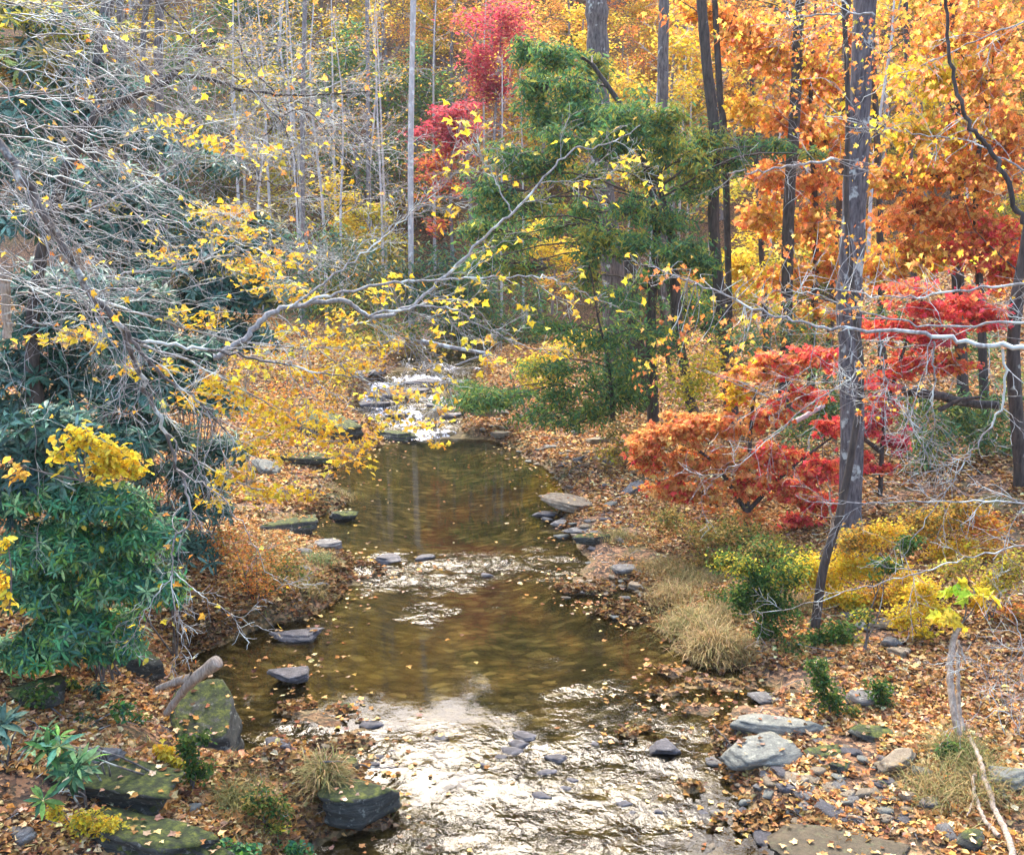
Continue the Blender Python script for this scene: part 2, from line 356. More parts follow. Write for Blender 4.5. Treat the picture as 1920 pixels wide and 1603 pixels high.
# water -------------------------------------------------------------
def watermat():
    m, t, b, o = newmat('creek_water'); t.nodes.remove(b)
    tc = N(t, 'ShaderNodeTexCoord'); mp = N(t, 'ShaderNodeMapping'); L(t, tc.outputs['Object'], mp.inputs[0]); mp.inputs['Scale'].default_value = (1, 1.0, 1)
    rf = N(t, 'ShaderNodeAttribute', attribute_name='riffle'); fo = N(t, 'ShaderNodeAttribute', attribute_name='foam')
    n1 = N(t, 'ShaderNodeTexNoise', Scale=9.5, Detail=3.0, Roughness=.5, Distortion=.5); L(t, mp.outputs[0], n1.inputs[0])
    mp2 = N(t, 'ShaderNodeMapping'); L(t, tc.outputs['Object'], mp2.inputs[0]); mp2.inputs['Scale'].default_value = (1, 2.6, 1)
    n2 = N(t, 'ShaderNodeTexNoise', Scale=3.0, Detail=3.0, Roughness=.5); L(t, mp2.outputs[0], n2.inputs[0])
    st = N(t, 'ShaderNodeMath', operation='MULTIPLY_ADD'); L(t, rf.outputs['Fac'], st.inputs[0]); st.inputs[1].default_value = 1.0; st.inputs[2].default_value = .008
    b1 = N(t, 'ShaderNodeBump', Distance=.06); L(t, n1.outputs[0], b1.inputs['Height']); L(t, st.outputs[0], b1.inputs['Strength'])
    b2 = N(t, 'ShaderNodeBump', Distance=.02, Strength=.035); L(t, n2.outputs[0], b2.inputs['Height']); L(t, b1.outputs[0], b2.inputs['Normal'])
    gl = N(t, 'ShaderNodeBsdfGlossy'); gl.inputs['Roughness'].default_value = .04; L(t, b2.outputs[0], gl.inputs['Normal'])
    tr = N(t, 'ShaderNodeBsdfTransparent'); tr.inputs[0].default_value = (.52, .52, .40, 1)
    fr = N(t, 'ShaderNodeFresnel', IOR=1.33); L(t, b2.outputs[0], fr.inputs['Normal'])
    mx = N(t, 'ShaderNodeMixShader'); L(t, fr.outputs[0], mx.inputs[0]); L(t, tr.outputs[0], mx.inputs[1]); L(t, gl.outputs[0], mx.inputs[2])
    # foam
    mp3 = N(t, 'ShaderNodeMapping'); L(t, tc.outputs['Object'], mp3.inputs[0]); mp3.inputs['Scale'].default_value = (1.0, .55, 1)
    n3 = N(t, 'ShaderNodeTexNoise', Scale=6.0, Detail=6.0, Roughness=.7, Distortion=.8); L(t, mp3.outputs[0], n3.inputs[0])
    ad = N(t, 'ShaderNodeMath', operation='ADD'); L(t, n3.outputs[0], ad.inputs[0]); L(t, fo.outputs['Fac'], ad.inputs[1])
    rr = ramp(t, ad.outputs[0], [(.92, (0, 0, 0)), (1.0, (1, 1, 1))]); 
    df = N(t, 'ShaderNodeBsdfDiffuse'); df.inputs[0].default_value = (.75, .78, .85, 1); L(t, b2.outputs[0], df.inputs['Normal'])
    m2 = N(t, 'ShaderNodeMixShader'); L(t, rr.outputs[0], m2.inputs[0]); L(t, mx.outputs[0], m2.inputs[1]); L(t, df.outputs[0], m2.inputs[2])
    L(t, m2.outputs[0], o.inputs[0]); return m
wx = axis_grid(-6, 6, .07, (-9, 30), 1.08); wy = axis_grid(8, 44, .07, (-6, 75), 1.08)
X, Y = np.meshgrid(wx, wy); x, y = X.ravel(), Y.ravel()
# screen-free: riffle zones given by their places on the creek (x, y, rx, ry, strength)
def zone(px, py, rx, ry, s): a = onwater(px, py); return (a[0], a[1], rx, ry, s)
RIF = [zone(720,1590,1.7,1.1,.8),zone(900,1520,2.0,1.4,.7),zone(1050,1440,2.0,.8,.55),zone(760,1420,1.5,.4,.5),zone(560,1410,1.0,.25,.7),zone(860,1072,2.3,.8,1.1),zone(700,1072,1.2,.7,1.0),zone(1000,1062,1.2,.7,.9),
       zone(850,1150,.55,.4,.55),zone(1120,1320,.7,.5,.5),zone(980,1245,.3,.3,.3),zone(1200,1420,1.2,.6,.6)]
rif = np.zeros_like(x)
wxn = x + .9 * fbm(x * .9, y * .9, 41) + .25 * fbm(x * 4, y * 4, 42); wyn = y + .7 * fbm(x * .9 + 9, y * .9, 43) + .25 * fbm(x * 4, y * 4 + 7, 44)
for a, b_, rx, ry, s in RIF: rif = np.maximum(rif, s * np.exp(-(((wxn - a) / rx) ** 2 + ((wyn - b_) / ry) ** 2) ** 1.5 * .8))
rif = np.clip(rif * (0.75 + 1.5 * fbm(x * 2.2, y * 4.5, 40)), 0, 1.1); rif = np.maximum(rif, .8 * ss(27.5, 29, y) * (1 - ss(41, 43, y)))
FOZ = [zone(760,785,1.0,2.4,.50),zone(840,745,1.5,1.4,.48),zone(720,770,.8,1.0,.46),zone(830,810,.9,.8,.48),zone(700,735,.9,2.0,.6),zone(780,815,1.2,1.2,.55),zone(790,712,2.0,1.6,.5),zone(1000,1400,.4,.12,.42),zone(930,1390,.5,.1,.42)]
foam = np.zeros_like(x)
for a, b_, rx, ry, s in FOZ: foam = np.maximum(foam, s * np.exp(-((x - a) / rx) ** 2 - ((y - b_) / ry) ** 2))
slope = .10 * np.clip(rif, 0, 1) * (fbm(x * 2.2, y * 2.6, 50, 3)) + .02 * np.clip(rif, 0, 1) * fbm(x * 9, y * 9, 60, 2)
stepz = .16 * (np.floor((y - 28) / 3.4 + fbm(x * .7, y * .7, 70) * .9) - (y - 28) / 3.4 + .5) * ss(28, 29, y) * (1 - ss(39, 41, y))
z = wz(y) + slope + stepz
inside = (sdist(x, y) < 1.2)
nx, ny = len(wx), len(wy); idx = np.arange(nx * ny).reshape(ny, nx)
F = np.stack([idx[:-1, :-1], idx[:-1, 1:], idx[1:, 1:], idx[1:, :-1]], -1).reshape(-1, 4)
F = F[inside[F].all(1)]
used = np.unique(F); remap = np.zeros(len(x), int); remap[used] = np.arange(len(used))
wt = mk('creek_water', np.stack([x, y, z], 1)[used], remap[F], watermat(), smooth=True, attrs={'riffle': rif[used], 'foam': foam[used]})
wt['kind'] = 'structure'; wt['label'] = 'shallow brown creek with bright rippled riffles and small rapids'

# ---------------------------------------------------------------- leaf litter (uncountable)
LIT = [(.42,.22,.08),(.58,.35,.15),(.24,.11,.045),(.66,.46,.22),(.12,.065,.035),(.52,.26,.07),(.33,.23,.15),(.72,.56,.32)]
def litter(n, xr, yr, size, cond, lift=.012, seed=0):
    x = rng.uniform(*xr, n); y = yr[0] + (yr[1] - yr[0]) * rng.random(n)
    k = cond(x, y); x, y = x[k], y[k]
    return x, y
x1, y1 = rng.uniform(-9, 10, 420000), 7 + 14 * rng.random(420000)
keep = (np.abs(x1) < (y1 + 1) * .56); x1, y1 = x1[keep], y1[keep]
z1 = H(x1, y1); k = z1 > wz(y1) + .0
k &= (rng.random(len(x1)) < .58 + 1.5 * fbm(x1 * 1.3, y1 * 1.3, 80))
x1, y1, z1 = x1[k], y1[k], z1[k]
x2, y2 = rng.uniform(-20, 22, 420000), 20 + 26 * rng.random(420000)
keep = (np.abs(x2) < (y2 + 1) * .54); x2, y2 = x2[keep], y2[keep]; z2 = H(x2, y2); k = (z2 > wz(y2) + .01) & (rng.random(len(x2)) < .55); x2, y2, z2 = x2[k], y2[k], z2[k]
pos = np.stack([np.r_[x1, x2], np.r_[y1, y2], np.r_[z1, z2] + .008], 1); pos[:, 2] += np.abs(rng.normal(0, .012, len(pos)))
n = len(pos); size = np.r_[rng.uniform(.035, .10, len(x1)), rng.uniform(.045, .13, len(x2))]
colr = pal(n, LIT, .22, [3, 3, 2, 2, 2, 2, 1, 1])
shift = (fbm(pos[:, 0] * .5, pos[:, 1] * .5, 90))[:, None]
wetk = .45 + .55 * ss(.05, .7, sdist(pos[:, 0], pos[:, 1]))[:, None]
colr = np.clip(colr * wetk * (1 + .5 * shift) * (1 + .22 * ss(15, 24, pos[:, 1:2])), .01, .85)
half = rng.random(n) < .5
va, fa, ca = scatter(CURL, pos[half], rand_frames(half.sum(), .0, .35), size[half], colr[half])
o1 = mk('fallen_leaves', va, fa, M_LITTER, col=ca); tag(o1, 'carpet of curled brown fallen leaves over both creek banks', 'fallen leaves', kind='stuff')
va, fa, ca = scatter(MAPLE, pos[~half], rand_frames((~half).sum(), .0, .3), size[~half] * 1.05, colr[~half])
o1 = mk('fallen_leaves', va, fa, M_LITTER, col=ca); tag(o1, 'lobed tan and rust leaves scattered over the creek banks', 'fallen leaves', kind='stuff')
print('litter', n)

# small sticks lying among the leaves (uncountable)
n = 1500; tx = rng.uniform(-8, 10, n); ty = 7.5 + 18 * rng.random(n) ** 1.2; k = (sdist(tx, ty) > 0) & (np.abs(tx) < ty * .55); tx, ty = tx[k], ty[k]; n = len(tx); th = rng.uniform(0, 6.28, n); ln = rng.uniform(.1, .45, n)
STK = []
for i in range(n):
    q = [(tx[i] + math.cos(th[i] + .5 * (u - .5)) * ln[i] * u, ty[i] + math.sin(th[i] + .5 * (u - .5)) * ln[i] * u) for u in (0, .5, 1)]; STK.append(q)
qq = np.array(STK); hh = H(qq[:, :, 0].ravel(), qq[:, :, 1].ravel()).reshape(n, 3) + .025
STICKS = [([Vector((qq[i, j, 0], qq[i, j, 1], hh[i, j])) for j in range(3)], [.005, .004, .002]) for i in range(n)]
va, fa = tubes(STICKS, 4); o1 = mk('fallen_twigs', va, fa, M_TWIG, col=None); tag(o1, 'thin fallen sticks lying among the leaves on both banks', 'twigs', kind='stuff')
fx = rng.uniform(-5, 7, 60000); fy = 8 + 20 * rng.random(60000); k = (sdist(fx, fy) < -.05); fx, fy = fx[k], fy[k]
edge = np.exp(sdist(fx, fy) / .35); bar = np.zeros(len(fx))
for bx, by, rx, ry, h_ in BW: bar = np.maximum(bar, np.exp(-((fx - bx) / (rx * 2)) ** 2 - ((fy - by) / (ry * 2)) ** 2))
k = rng.random(len(fx)) < .003 + .35 * edge * (vnoise(fx * 2, fy * 2, 4) + .5) + .5 * bar * (.5 + vnoise(fx * 3, fy * 3, 5)); k &= H(fx, fy) < wz(fy)
fx, fy = fx[k], fy[k]; pos = np.stack([fx, fy, wz(fy) + .012], 1); n = len(pos)
va, fa, ca = scatter(MAPLE, pos, rand_frames(n, .0, .08), rng.uniform(.035, .09, n), pal(n, LIT, .2)); o1 = mk('floating_leaves', va, fa, M_LITTER, col=ca); tag(o1, 'brown leaves floating on the creek near its edges and bars', 'floating leaves', kind='stuff')

# ---------------------------------------------------------------- branching
def grow(out, tips, p, d, length, r, level, nseg=6, wander=.22, grav=0.0, kids=4, ang=.7, shrink=.5, rmin=.0015, start=.2):
    p = Vector(p); d = Vector(d).normalized(); pts = [p.copy()]; rad = [r]; sl = length / nseg; dirs = [d.copy()]
    for i in range(nseg):
        d = (d + Vector((random.gauss(0, wander), random.gauss(0, wander), random.gauss(0, wander) + grav))).normalized()
        p = p + d * sl; pts.append(p.copy()); dirs.append(d.copy()); rad.append(max(rmin, r * (1 - .75 * (i + 1) / nseg)))
    out.append((pts, rad))
    if level <= 0: tips.append(pts[-1]); tips.append(pts[len(pts) // 2]); return
    spawn(out, tips, pts, rad, dirs, length, level, wander, grav, kids, ang, shrink, rmin, start)
def spawn(out, tips, pts, rad, dirs, length, level, wander, grav, kids, ang, shrink, rmin, start):
    for j in range(kids):
        t = start + (1 - start) * (j + random.random()) / kids; i = min(int(t * (len(pts) - 1)), len(pts) - 2)
        q = pts[i].lerp(pts[i + 1], t * (len(pts) - 1) - i); dd = dirs[i]
        perp = dd.cross(Vector((random.gauss(0, 1), random.gauss(0, 1), random.gauss(0, 1)))).normalized()
        a = ang * random.uniform(.6, 1.3); nd = dd * math.cos(a) + perp * math.sin(a)
        grow(out, tips, q, nd, length * shrink * random.uniform(.6, 1.2) * (1.15 - .4 * t), max(rmin, rad[i] * .55), level - 1, 4 if level <= 1 else 5, wander, grav, max(2, kids - 1), ang, shrink, rmin, .15)
def smooth_line(ctrl, n):
    c = np.array(ctrl, float); c = np.vstack([2 * c[0] - c[1], c, 2 * c[-1] - c[-2]]); out = []
    m = len(c) - 3
    for k in range(n):
        u = k / (n - 1) * m; i = min(int(u), m - 1); t = u - i; a, b, cc, d = c[i:i + 4]
        out.append(.5 * ((2 * b) + (-a + cc) * t + (2 * a - 5 * b + 4 * cc - d) * t * t + (-a + 3 * b - 3 * cc + d) * t ** 3))
    return [Vector(q) for q in out]
def limb(out, tips, px, d0, d1, r0, r1, kids=8, clen=1.0, level=2, n=None, wander=.25, grav=0.0, ang=.8, rmin=.002, jig=.012, start=.1):
    """a limb through photo points at distances d0..d1 with side branches"""
    m = len(px); ctrl = [P(a, b, d0 + (d1 - d0) * i / (m - 1)) for i, (a, b) in enumerate(px)] if d0 is not None else [G(a, b) + np.array([0, 0, d1]) for a, b in px]
    n = n or 6 * m; pts = smooth_line(ctrl, n)
    for i in range(1, n - 1): pts[i] += Vector([random.gauss(0, jig) for _ in range(3)])
    rad = [r0 + (r1 - r0) * i / (n - 1) for i in range(n)]
    out.append((pts, rad))
    dirs = [(pts[min(i + 1, n - 1)] - pts[max(i - 1, 0)]).normalized() for i in range(n)]
    if kids: spawn(out, tips, pts, [min(r_, .010) for r_ in rad], dirs, clen * 2, level, wander, grav, kids, ang, .5, rmin, start)
    return pts
def stamp_leaves(pts, n, spread, T, size, colors, droop=.5, tilt=.6, w_=None, jit=.18):
    base = np.array([tuple(q) for q in pts]); pos = base[rng.integers(0, len(base), n)] + spread * rng.standard_normal((n, 3))
    return scatter(T, pos, rand_frames(n, droop, tilt), rng.uniform(size[0], size[1], n), pal(n, colors, jit, w_))
def cat(parts):
    Vs, Fs, Cs, off = [], [], [], 0
    for a, b, c in parts: Vs.append(a); Fs.append(b + off); Cs.append(c); off += len(a)
    return np.concatenate(Vs), np.concatenate(Fs), np.concatenate(Cs)

# palettes
YEL = [(.90,.68,.06),(.90,.74,.12),(.90,.58,.05),(.82,.68,.10),(.90,.63,.05)]
GOLD = [(.84,.50,.06),(.80,.42,.07),(.88,.60,.12),(.66,.48,.10)]
YGR = [(.52,.52,.08),(.68,.60,.08),(.36,.42,.08),(.80,.62,.08)]
ORA = [(.92,.38,.13),(.92,.46,.16),(.92,.30,.13),(.92,.52,.17)]
RED = [(.90,.12,.11),(.90,.19,.12),(.88,.10,.13),(.90,.25,.12)]
CRI = [(.58,.08,.12),(.64,.12,.16),(.50,.07,.11),(.64,.17,.16)]
RUST = [(.76,.28,.07),(.84,.38,.09),(.66,.22,.07),(.88,.52,.12),(.80,.30,.10)]
HEM = [(.085,.21,.09),(.12,.28,.11),(.18,.33,.09),(.07,.18,.10),(.34,.38,.08)]
RHG = [(.055,.15,.11),(.085,.21,.16),(.035,.10,.08),(.13,.26,.20)]
RHL = [(.06,.24,.10),(.11,.34,.14),(.04,.15,.07),(.26,.46,.20),(.18,.36,.07),(.06,.20,.13)]
GRN = [(.07,.17,.04),(.10,.22,.06),(.05,.12,.04),(.18,.26,.05)]
OLV = [(.28,.24,.07),(.42,.32,.09),(.22,.26,.08),(.50,.34,.11)]
PEA = [(.88,.48,.16),(.88,.38,.13),(.86,.54,.14)]

# ---------------------------------------------------------------- hillside trees: prototypes and copies
def hill_tree(name, label, catg, h, r, crown0, spread, nlimb, nleaf, palette, lsz, level=2, bark=None, flat=.35, T=LEAF, w_=None, group='trees on the hillside beyond the creek'):
    root = thing(name, label, catg, (0, 0, 0), group); out = []; tips = []
    top = Vector((random.gauss(0, .4), random.gauss(0, .4), h)); n = 9
    pts = smooth_line([(0, 0, -.6), (random.gauss(0, .15), random.gauss(0, .15), h * .35), (random.gauss(0, .3), random.gauss(0, .3), h * .7), tuple(top)], n)
    rad = [r * (1 - .8 * i / (n - 1)) for i in range(n)]; 
    trunk = [(pts, rad)]
    for j in range(nlimb):
        t = crown0 + (1 - crown0) * (j + random.random()) / nlimb; u = t * (n - 1); i = min(int(u), n - 2); q = pts[i].lerp(pts[i + 1], u - i)
        a = random.uniform(0, 2 * math.pi); ln = spread * (1.25 - t * .85) * random.uniform(.6, 1.2)
        grow(out, tips, q, (math.cos(a), math.sin(a), random.uniform(.15, .7)), ln, rad[i] * .38, level, 6, .2, .03, 4, .7, .5, .008, .25)
    va, fa = tubes(trunk, 7); mk('trunk', va, fa, bark or M_BARKFAR, root, smooth=True)
    va, fa = tubes(out, 3); mk('branches', va, fa, bark or M_BARKFAR, root)
    if nleaf:
        base = np.array([tuple(q) for q in tips]); cl = base[rng.integers(0, len(base), nleaf)]
        pos = cl + rng.standard_normal((nleaf, 3)) * np.array([.45, .45, .45 * flat])
        va, fa, ca = scatter(T, pos, rand_frames(nleaf, .3, .5), rng.uniform(lsz * .7, lsz * 1.3, nleaf), pal(nleaf, palette, .2, w_)); mk('crown', va, fa, M_LEAF, root, col=ca)
    return root
protos = {}
def mkp(key, *a, **k): protos.setdefault(key, []).append(hill_tree(*a, **k))
for i in range(2):
    mkp('yellow', 'yellow_tree', 'yellow-leaved forest tree standing on the hillside beyond the creek', 'tree', 13, .17, .22, 4.2, 13, 5200, YEL + GOLD, .20)
    mkp('ygreen', 'yellow_tree', 'yellow-green forest tree standing on the hillside beyond the creek', 'tree', 11, .14, .15, 3.8, 13, 4800, YGR, .20)
    mkp('bare', 'bare_tree', 'bare grey forest tree with fine twigs on the hillside beyond the creek', 'tree', 15, .16, .25, 3.8, 17, 260, RUST + YEL, .18, level=2)
    mkp('orange', 'orange_tree', 'orange-leaved forest tree standing on the hillside beyond the creek', 'tree', 12, .16, .15, 4.0, 14, 4800, PEA + GOLD + ORA[:1], .20)
    mkp('rust', 'rusty_tree', 'rust-brown forest tree standing on the hillside beyond the creek', 'tree', 13, .18, .2, 4.0, 13, 3800, RUST, .20)
mkp('dark', 'evergreen_tree', 'dark green evergreen standing on the hillside beyond the creek', 'tree', 9, .14, .05, 3.0, 22, 5200, HEM, .22)
for i in range(2): mkp('grey', 'bare_tree', 'slim pale bare tree with one straight trunk on the hillside beyond the creek', 'tree', 17, .10, .35, 2.4, 15, 300, GOLD, .16, level=2, bark=M_BIRCH)
usedp = set()
def put(key, x, y, s=1.0, label=None):
    pr = random.choice(protos[key]); z = h1(x, y)
    if id(pr) not in usedp: usedp.add(id(pr)); o = pr; o.location = (x, y, z); o.rotation_euler = (0, 0, random.uniform(0, 6.28)); o.scale = (s, s, s * random.uniform(.9, 1.1))
    else: o = dup(pr, (x, y, z), random.uniform(0, 6.28), s)
    if label: o['label'] = label
    return o
# the kinds change from left to right as in the photograph
cnt = 0
for row, yy in enumerate(np.arange(54, 122, 4.4)):
    half = yy * .56 + 3
    for xx in np.arange(-half, half, 4.0 + .02 * yy):
        x_ = xx + random.uniform(-1.8, 1.8); y_ = yy + random.uniform(-2, 2); u = (x_ / y_ * FPX + 960)
        if u < 480: ch = ['ygreen', 'bare', 'bare', 'bare', 'yellow', 'dark', 'grey']
        elif u < 900: ch = ['yellow', 'ygreen', 'yellow', 'yellow', 'grey', 'bare', 'yellow', 'orange'] if row > 3 else ['bare', 'grey', 'bare', 'ygreen', 'dark']
        elif u < 1300: ch = ['orange', 'bare', 'yellow', 'yellow', 'orange', 'rust']
        else: ch = ['rust', 'orange', 'yellow', 'yellow', 'orange', 'yellow', 'bare']
        put(random.choice(ch), x_, y_, random.uniform(.75, 1.15)); cnt += 1
def under(name, label, pl_, h):
    root = thing(name, label, 'shrub', (0, 0, 0), 'undergrowth on the hillside beyond the creek'); out = []; tips = []
    for _ in range(6): a = random.uniform(0, 6.28); grow(out, tips, (0, 0, -.2), (math.cos(a) * .5, math.sin(a) * .5, 1), h * random.uniform(.7, 1), .02, 2, 6, .2, 0, 4, .7, .5, .006, .2)
    va, fa = tubes(out, 3); mk('stems', va, fa, M_BARKFAR, root)
    n = 2200; base = np.array([tuple(q) for q in tips]); pos = base[rng.integers(0, len(base), n)] + rng.standard_normal((n, 3)) * [.35, .35, .25]
    va, fa, ca = scatter(LEAF, pos, rand_frames(n, .5, .7), rng.uniform(.1, .2, n), pal(n, pl_, .2)); mk('foliage', va, fa, M_LEAF, root, col=ca); return root
protos['uy'] = [under('understory_shrub', 'yellow-green undergrowth bush on the hillside beyond the creek', YGR + YEL[:2], 2.6)]
protos['ug'] = [under('understory_shrub', 'green undergrowth bush on the hillside beyond the creek', GRN + OLV, 2.4)]
protos['ur'] = [under('understory_shrub', 'rust-coloured undergrowth bush on the hillside beyond the creek', RUST + GOLD, 2.4)]
for k in range(150):
    Y_ = 47 + 45 * random.random() ** 1.3; u = random.uniform(150, 1950); x_ = (u - 960) / FPX * Y_
    if float(sdist(np.array([x_]), np.array([Y_]))[0]) < .8: continue
    put(random.choice(['uy', 'uy', 'ug', 'ur'] if u > 1000 else ['uy', 'ug', 'ug', 'uy']), x_, Y_, random.uniform(.7, 1.3))
for k in range(30):
    Y_ = random.uniform(45, 62); u = random.uniform(380, 1000) if k < 20 else random.uniform(1150, 1900); x_ = (u - 960) / FPX * Y_
    if abs(u - 770) > 12: put('grey', x_, Y_, random.uniform(.75, 1.0))
print('hill trees', cnt)

# ---------------------------------------------------------------- clump plants: trunk, limbs reaching leaf clumps traced from the photograph
def ell(px, py, rx, ry, Y, n, sub=9, flat=.22, spread=.28, depth=1.0):
    """n points in a lumpy ellipsoid round a photo position; sub-clusters make gaps"""
    c = P(px, py, Y); k = Y / FPX; a = np.array([rx * k, max(rx, ry) * k * depth, ry * k])
    u = rng.standard_normal((sub, 3)); u /= np.linalg.norm(u, axis=1, keepdims=True); u *= np.abs(rng.normal(.62, .34, (sub, 1)))
    sc_ = c + u * a; pick = rng.integers(0, sub, n)
    g_ = rng.standard_normal((n, 3)) * spread * np.array([a[0] * 1.1, a[1] * 1.1, max(a[2] * flat * 2.2, .04)])
    return sc_[pick] + g_, sc_
def clump_tree(name, label, catg, base, trunks, clumps, Y, T, lsz, mat, bark, droop=.25, tilt=.45, group=None, r=.08, sub=9, flat=.25, axis=None, crown='crown', wood='trunk', twigs=True, rb=.012, spread=.28, depth=1.0, thin=1):
    """trunks: list of px lists; clumps: (px, py, rx, ry, n, palette[, dY])"""
    root = thing(name, label, catg, base, group); out = []; pts_all = []
    for tr in trunks:
        c = [P(a, b, Y) for a, b in tr]; n = 4 * len(tr); p_ = smooth_line(c, n); 
        out.append((p_, [r * (1 - .7 * i / (n - 1)) for i in range(n)])); pts_all += p_
    leafs = []; br = []
    for c in clumps:
        px, py, rx, ry, n, pl = c[:6]; dY = c[6] if len(c) > 6 else 0
        n = int(n * thin); pos, subc = ell(px, py, rx, ry, Y + dY, n, sub, flat, spread, depth)
        if axis == 'needle':
            ax = np.stack([1.0 * rng.standard_normal(n), 1.0 * rng.standard_normal(n), -.75 + .3 * rng.standard_normal(n)], 1); B = frames(ax, rng.standard_normal((n, 3)))
        else: B = rand_frames(n, droop, tilt)
        leafs.append(scatter(T, pos, B, rng.uniform(lsz * .65, lsz * 1.3, n), pal(n, pl, .18)))
        if pts_all and twigs:
            cc = Vector(P(px, py, Y + dY)); st = min(pts_all, key=lambda q: (q - cc).length + max(0, q.z - cc.z) * 1.5)
            mid = st.lerp(cc, .5) + Vector((0, 0, .12 * (cc - st).length)); br.append((smooth_line([st, mid, cc], 7), [rb * (1 - .1 * i) for i in range(7)]))
            for s_ in subc: 
                e = Vector(s_); b0 = cc.lerp(st, .25 * random.random()); br.append((smooth_line([b0, b0.lerp(e, .5) + Vector([random.gauss(0, .05) for _ in range(3)]), e], 4), [rb * .45, rb * .4, rb * .3, rb * .2]))
    if out: va, fa = tubes(out, 8); mk(wood, va, fa, bark, root, smooth=True)
    if br: va, fa = tubes(br, 4); mk('branches', va, fa, bark, root)
    va, fa, ca = cat(leafs); mk(crown, va, fa, mat, root, col=ca)
    return root

# crimson trees on the far bank
clump_tree('crimson_tree', 'slim crimson tree rising to the top beside the yellow hillside', 'tree', G(935, 560), [[(930, 560), (925, 300), (940, 60)]],
    [(940,50,60,45,900,CRI),(920,110,50,50,900,CRI),(925,170,45,40,700,CRI),(945,30,60,30,400,CRI),(905,150,40,50,500,CRI)], 52, LEAF, .22, M_LEAF, M_BARKFAR, r=.12, rb=.03)
clump_tree('crimson_tree', 'dusky red tree left of the hemlock, low behind the white birch', 'tree', G(850, 520), [[(850, 520), (845, 380), (850, 220)]],
    [(850,215,38,40,800,CRI),(838,260,48,40,1000,CRI),(870,240,40,40,600,CRI),(830,310,40,30,600,CRI+RUST),(840,350,50,25,500,CRI+RUST),(820,430,25,25,200,CRI+RUST)], 46, LEAF, .20, M_LEAF, M_BARKFAR, r=.10, rb=.03)
# yellow saplings under the hill
for i, (cl, lb) in enumerate([
    ([(660,420,50,35,900,YEL),(700,400,45,30,700,YGR),(640,380,40,25,500,YEL),(700,450,50,30,700,YGR),(620,350,30,30,300,YEL)], 'yellow-green sapling left of the white birch, above the dark bank'),
    ([(1030,440,40,25,700,YEL),(1060,480,45,35,900,YEL),(1010,470,30,20,300,YEL),(1040,530,35,25,400,GOLD)], 'bright yellow sapling glowing through the gap in the hemlock'),
    ([(1410,420,45,70,1300,YEL),(1440,500,50,50,900,YGR),(1400,340,40,40,700,YGR),(1450,590,40,60,600,YGR)], 'bright yellow tree right of the forked dark trunk'),
    ([(600,80,60,40,800,YEL),(650,70,50,40,700,YEL),(700,30,60,30,600,YEL),(850,40,40,25,500,YEL)], 'golden yellow tree high on the far hillside at the top centre')]):
    bx, by = np.mean([c[0] for c in cl]), max(c[1] for c in cl) + 60
    clump_tree('yellow_tree', lb, 'tree', G(bx, by), [[(bx, by), (bx + 5, by - 80), (bx, min(c[1] for c in cl))]], cl, [48, 40, 36, 80][i], LEAF, [.17, .14, .13, .3][i], M_LEAF, M_BARKFAR, r=.06, rb=.015)

# white birch and other named trunks ----------------------------------
def trunk_tree(name, label, pts, Y, w0, w1, bark, kids=7, clen=1.6, leaves=None, group=None, twigmat=None, dY=0, level=2):
    base = P(pts[0][0], pts[0][1], Y); hz = h1(base[0], base[1]); root = thing(name, label, 'tree', (base[0], base[1], min(hz, base[2])), group)
    c = [P(a, b, Y + dY * i / (len(pts) - 1)) for i, (a, b) in enumerate(pts)]; c[0][2] = min(hz, c[0][2]) - .1
    # carry the trunk on above the frame
    e = c[-1] + (c[-1] - c[-2]) / np.linalg.norm(c[-1] - c[-2]) * 2.5; c.append(e)
    n = 5 * len(c); pl = smooth_line(c, n); k = Y / FPX
    rad = [k * (w0 + (w1 - w0) * i / (n - 1)) / 2 * (1 + .06 * random.gauss(0, 1)) for i in range(n)]; rad[0] *= 1.5; rad[1] *= 1.15
    va, fa = tubes([(pl, rad)], 12); mk('trunk', va, fa, bark, root, smooth=True)
    if kids:
        out = []; tips = []; dirs = [(pl[min(i + 1, n - 1)] - pl[max(i - 1, 0)]).normalized() for i in range(n)]
        spawn(out, tips, pl, [min(q * .6, .03) for q in rad], dirs, clen * 2, level, .25, .02, kids, 1.1, .5, .003, .3)
        va, fa = tubes(out, 4); mk('branches', va, fa, twigmat or bark, root)
        if leaves:
            va, fa, ca = stamp_leaves(tips, leaves[0], leaves[3], leaves[1], (leaves[2] * .7, leaves[2] * 1.3), leaves[4]); mk('leaves', va, fa, M_LEAF, root, col=ca)
    return root
trunk_tree('birch_tree', 'slender straight white birch rising behind the creek left of the crimson tree', [(769, 505), (770, 300), (775, 0)], 44, 11, 10, M_BIRCH, 9, 1.5)
trunk_tree('grey_tree', 'thin straight grey tree left of the white birch', [(565, 500), (567, 250), (572, 0)], 42, 8, 7, M_BARKFAR, 9, 1.5)
trunk_tree('grey_tree', 'faint slim grey tree between the white birch and the thin straight one', [(686, 380), (690, 200), (688, 0)], 52, 8, 6, M_BARKFAR, 8, 1.8)
trunk_tree('grey_tree', 'pale grey trunk leaning slightly at the upper left behind the twigs', [(172, 430), (180, 250), (190, 80), (203, 0)], 24, 24, 20, M_BARK, 7, 2.0, twigmat=M_TWIG)
trunk_tree('grey_tree', 'lichen-spotted trunk just right of the leaning one at upper left', [(250, 480), (235, 200), (225, 0)], 27, 16, 12, M_BARK, 7, 2.0, twigmat=M_TWIG)
trunk_tree('grey_tree', 'grey trunk with a twin at the top left, in front of yellow leaves', [(262, 400), (268, 150), (275, 0)], 33, 10, 9, M_BARK, 6, 2.0, twigmat=M_TWIG)
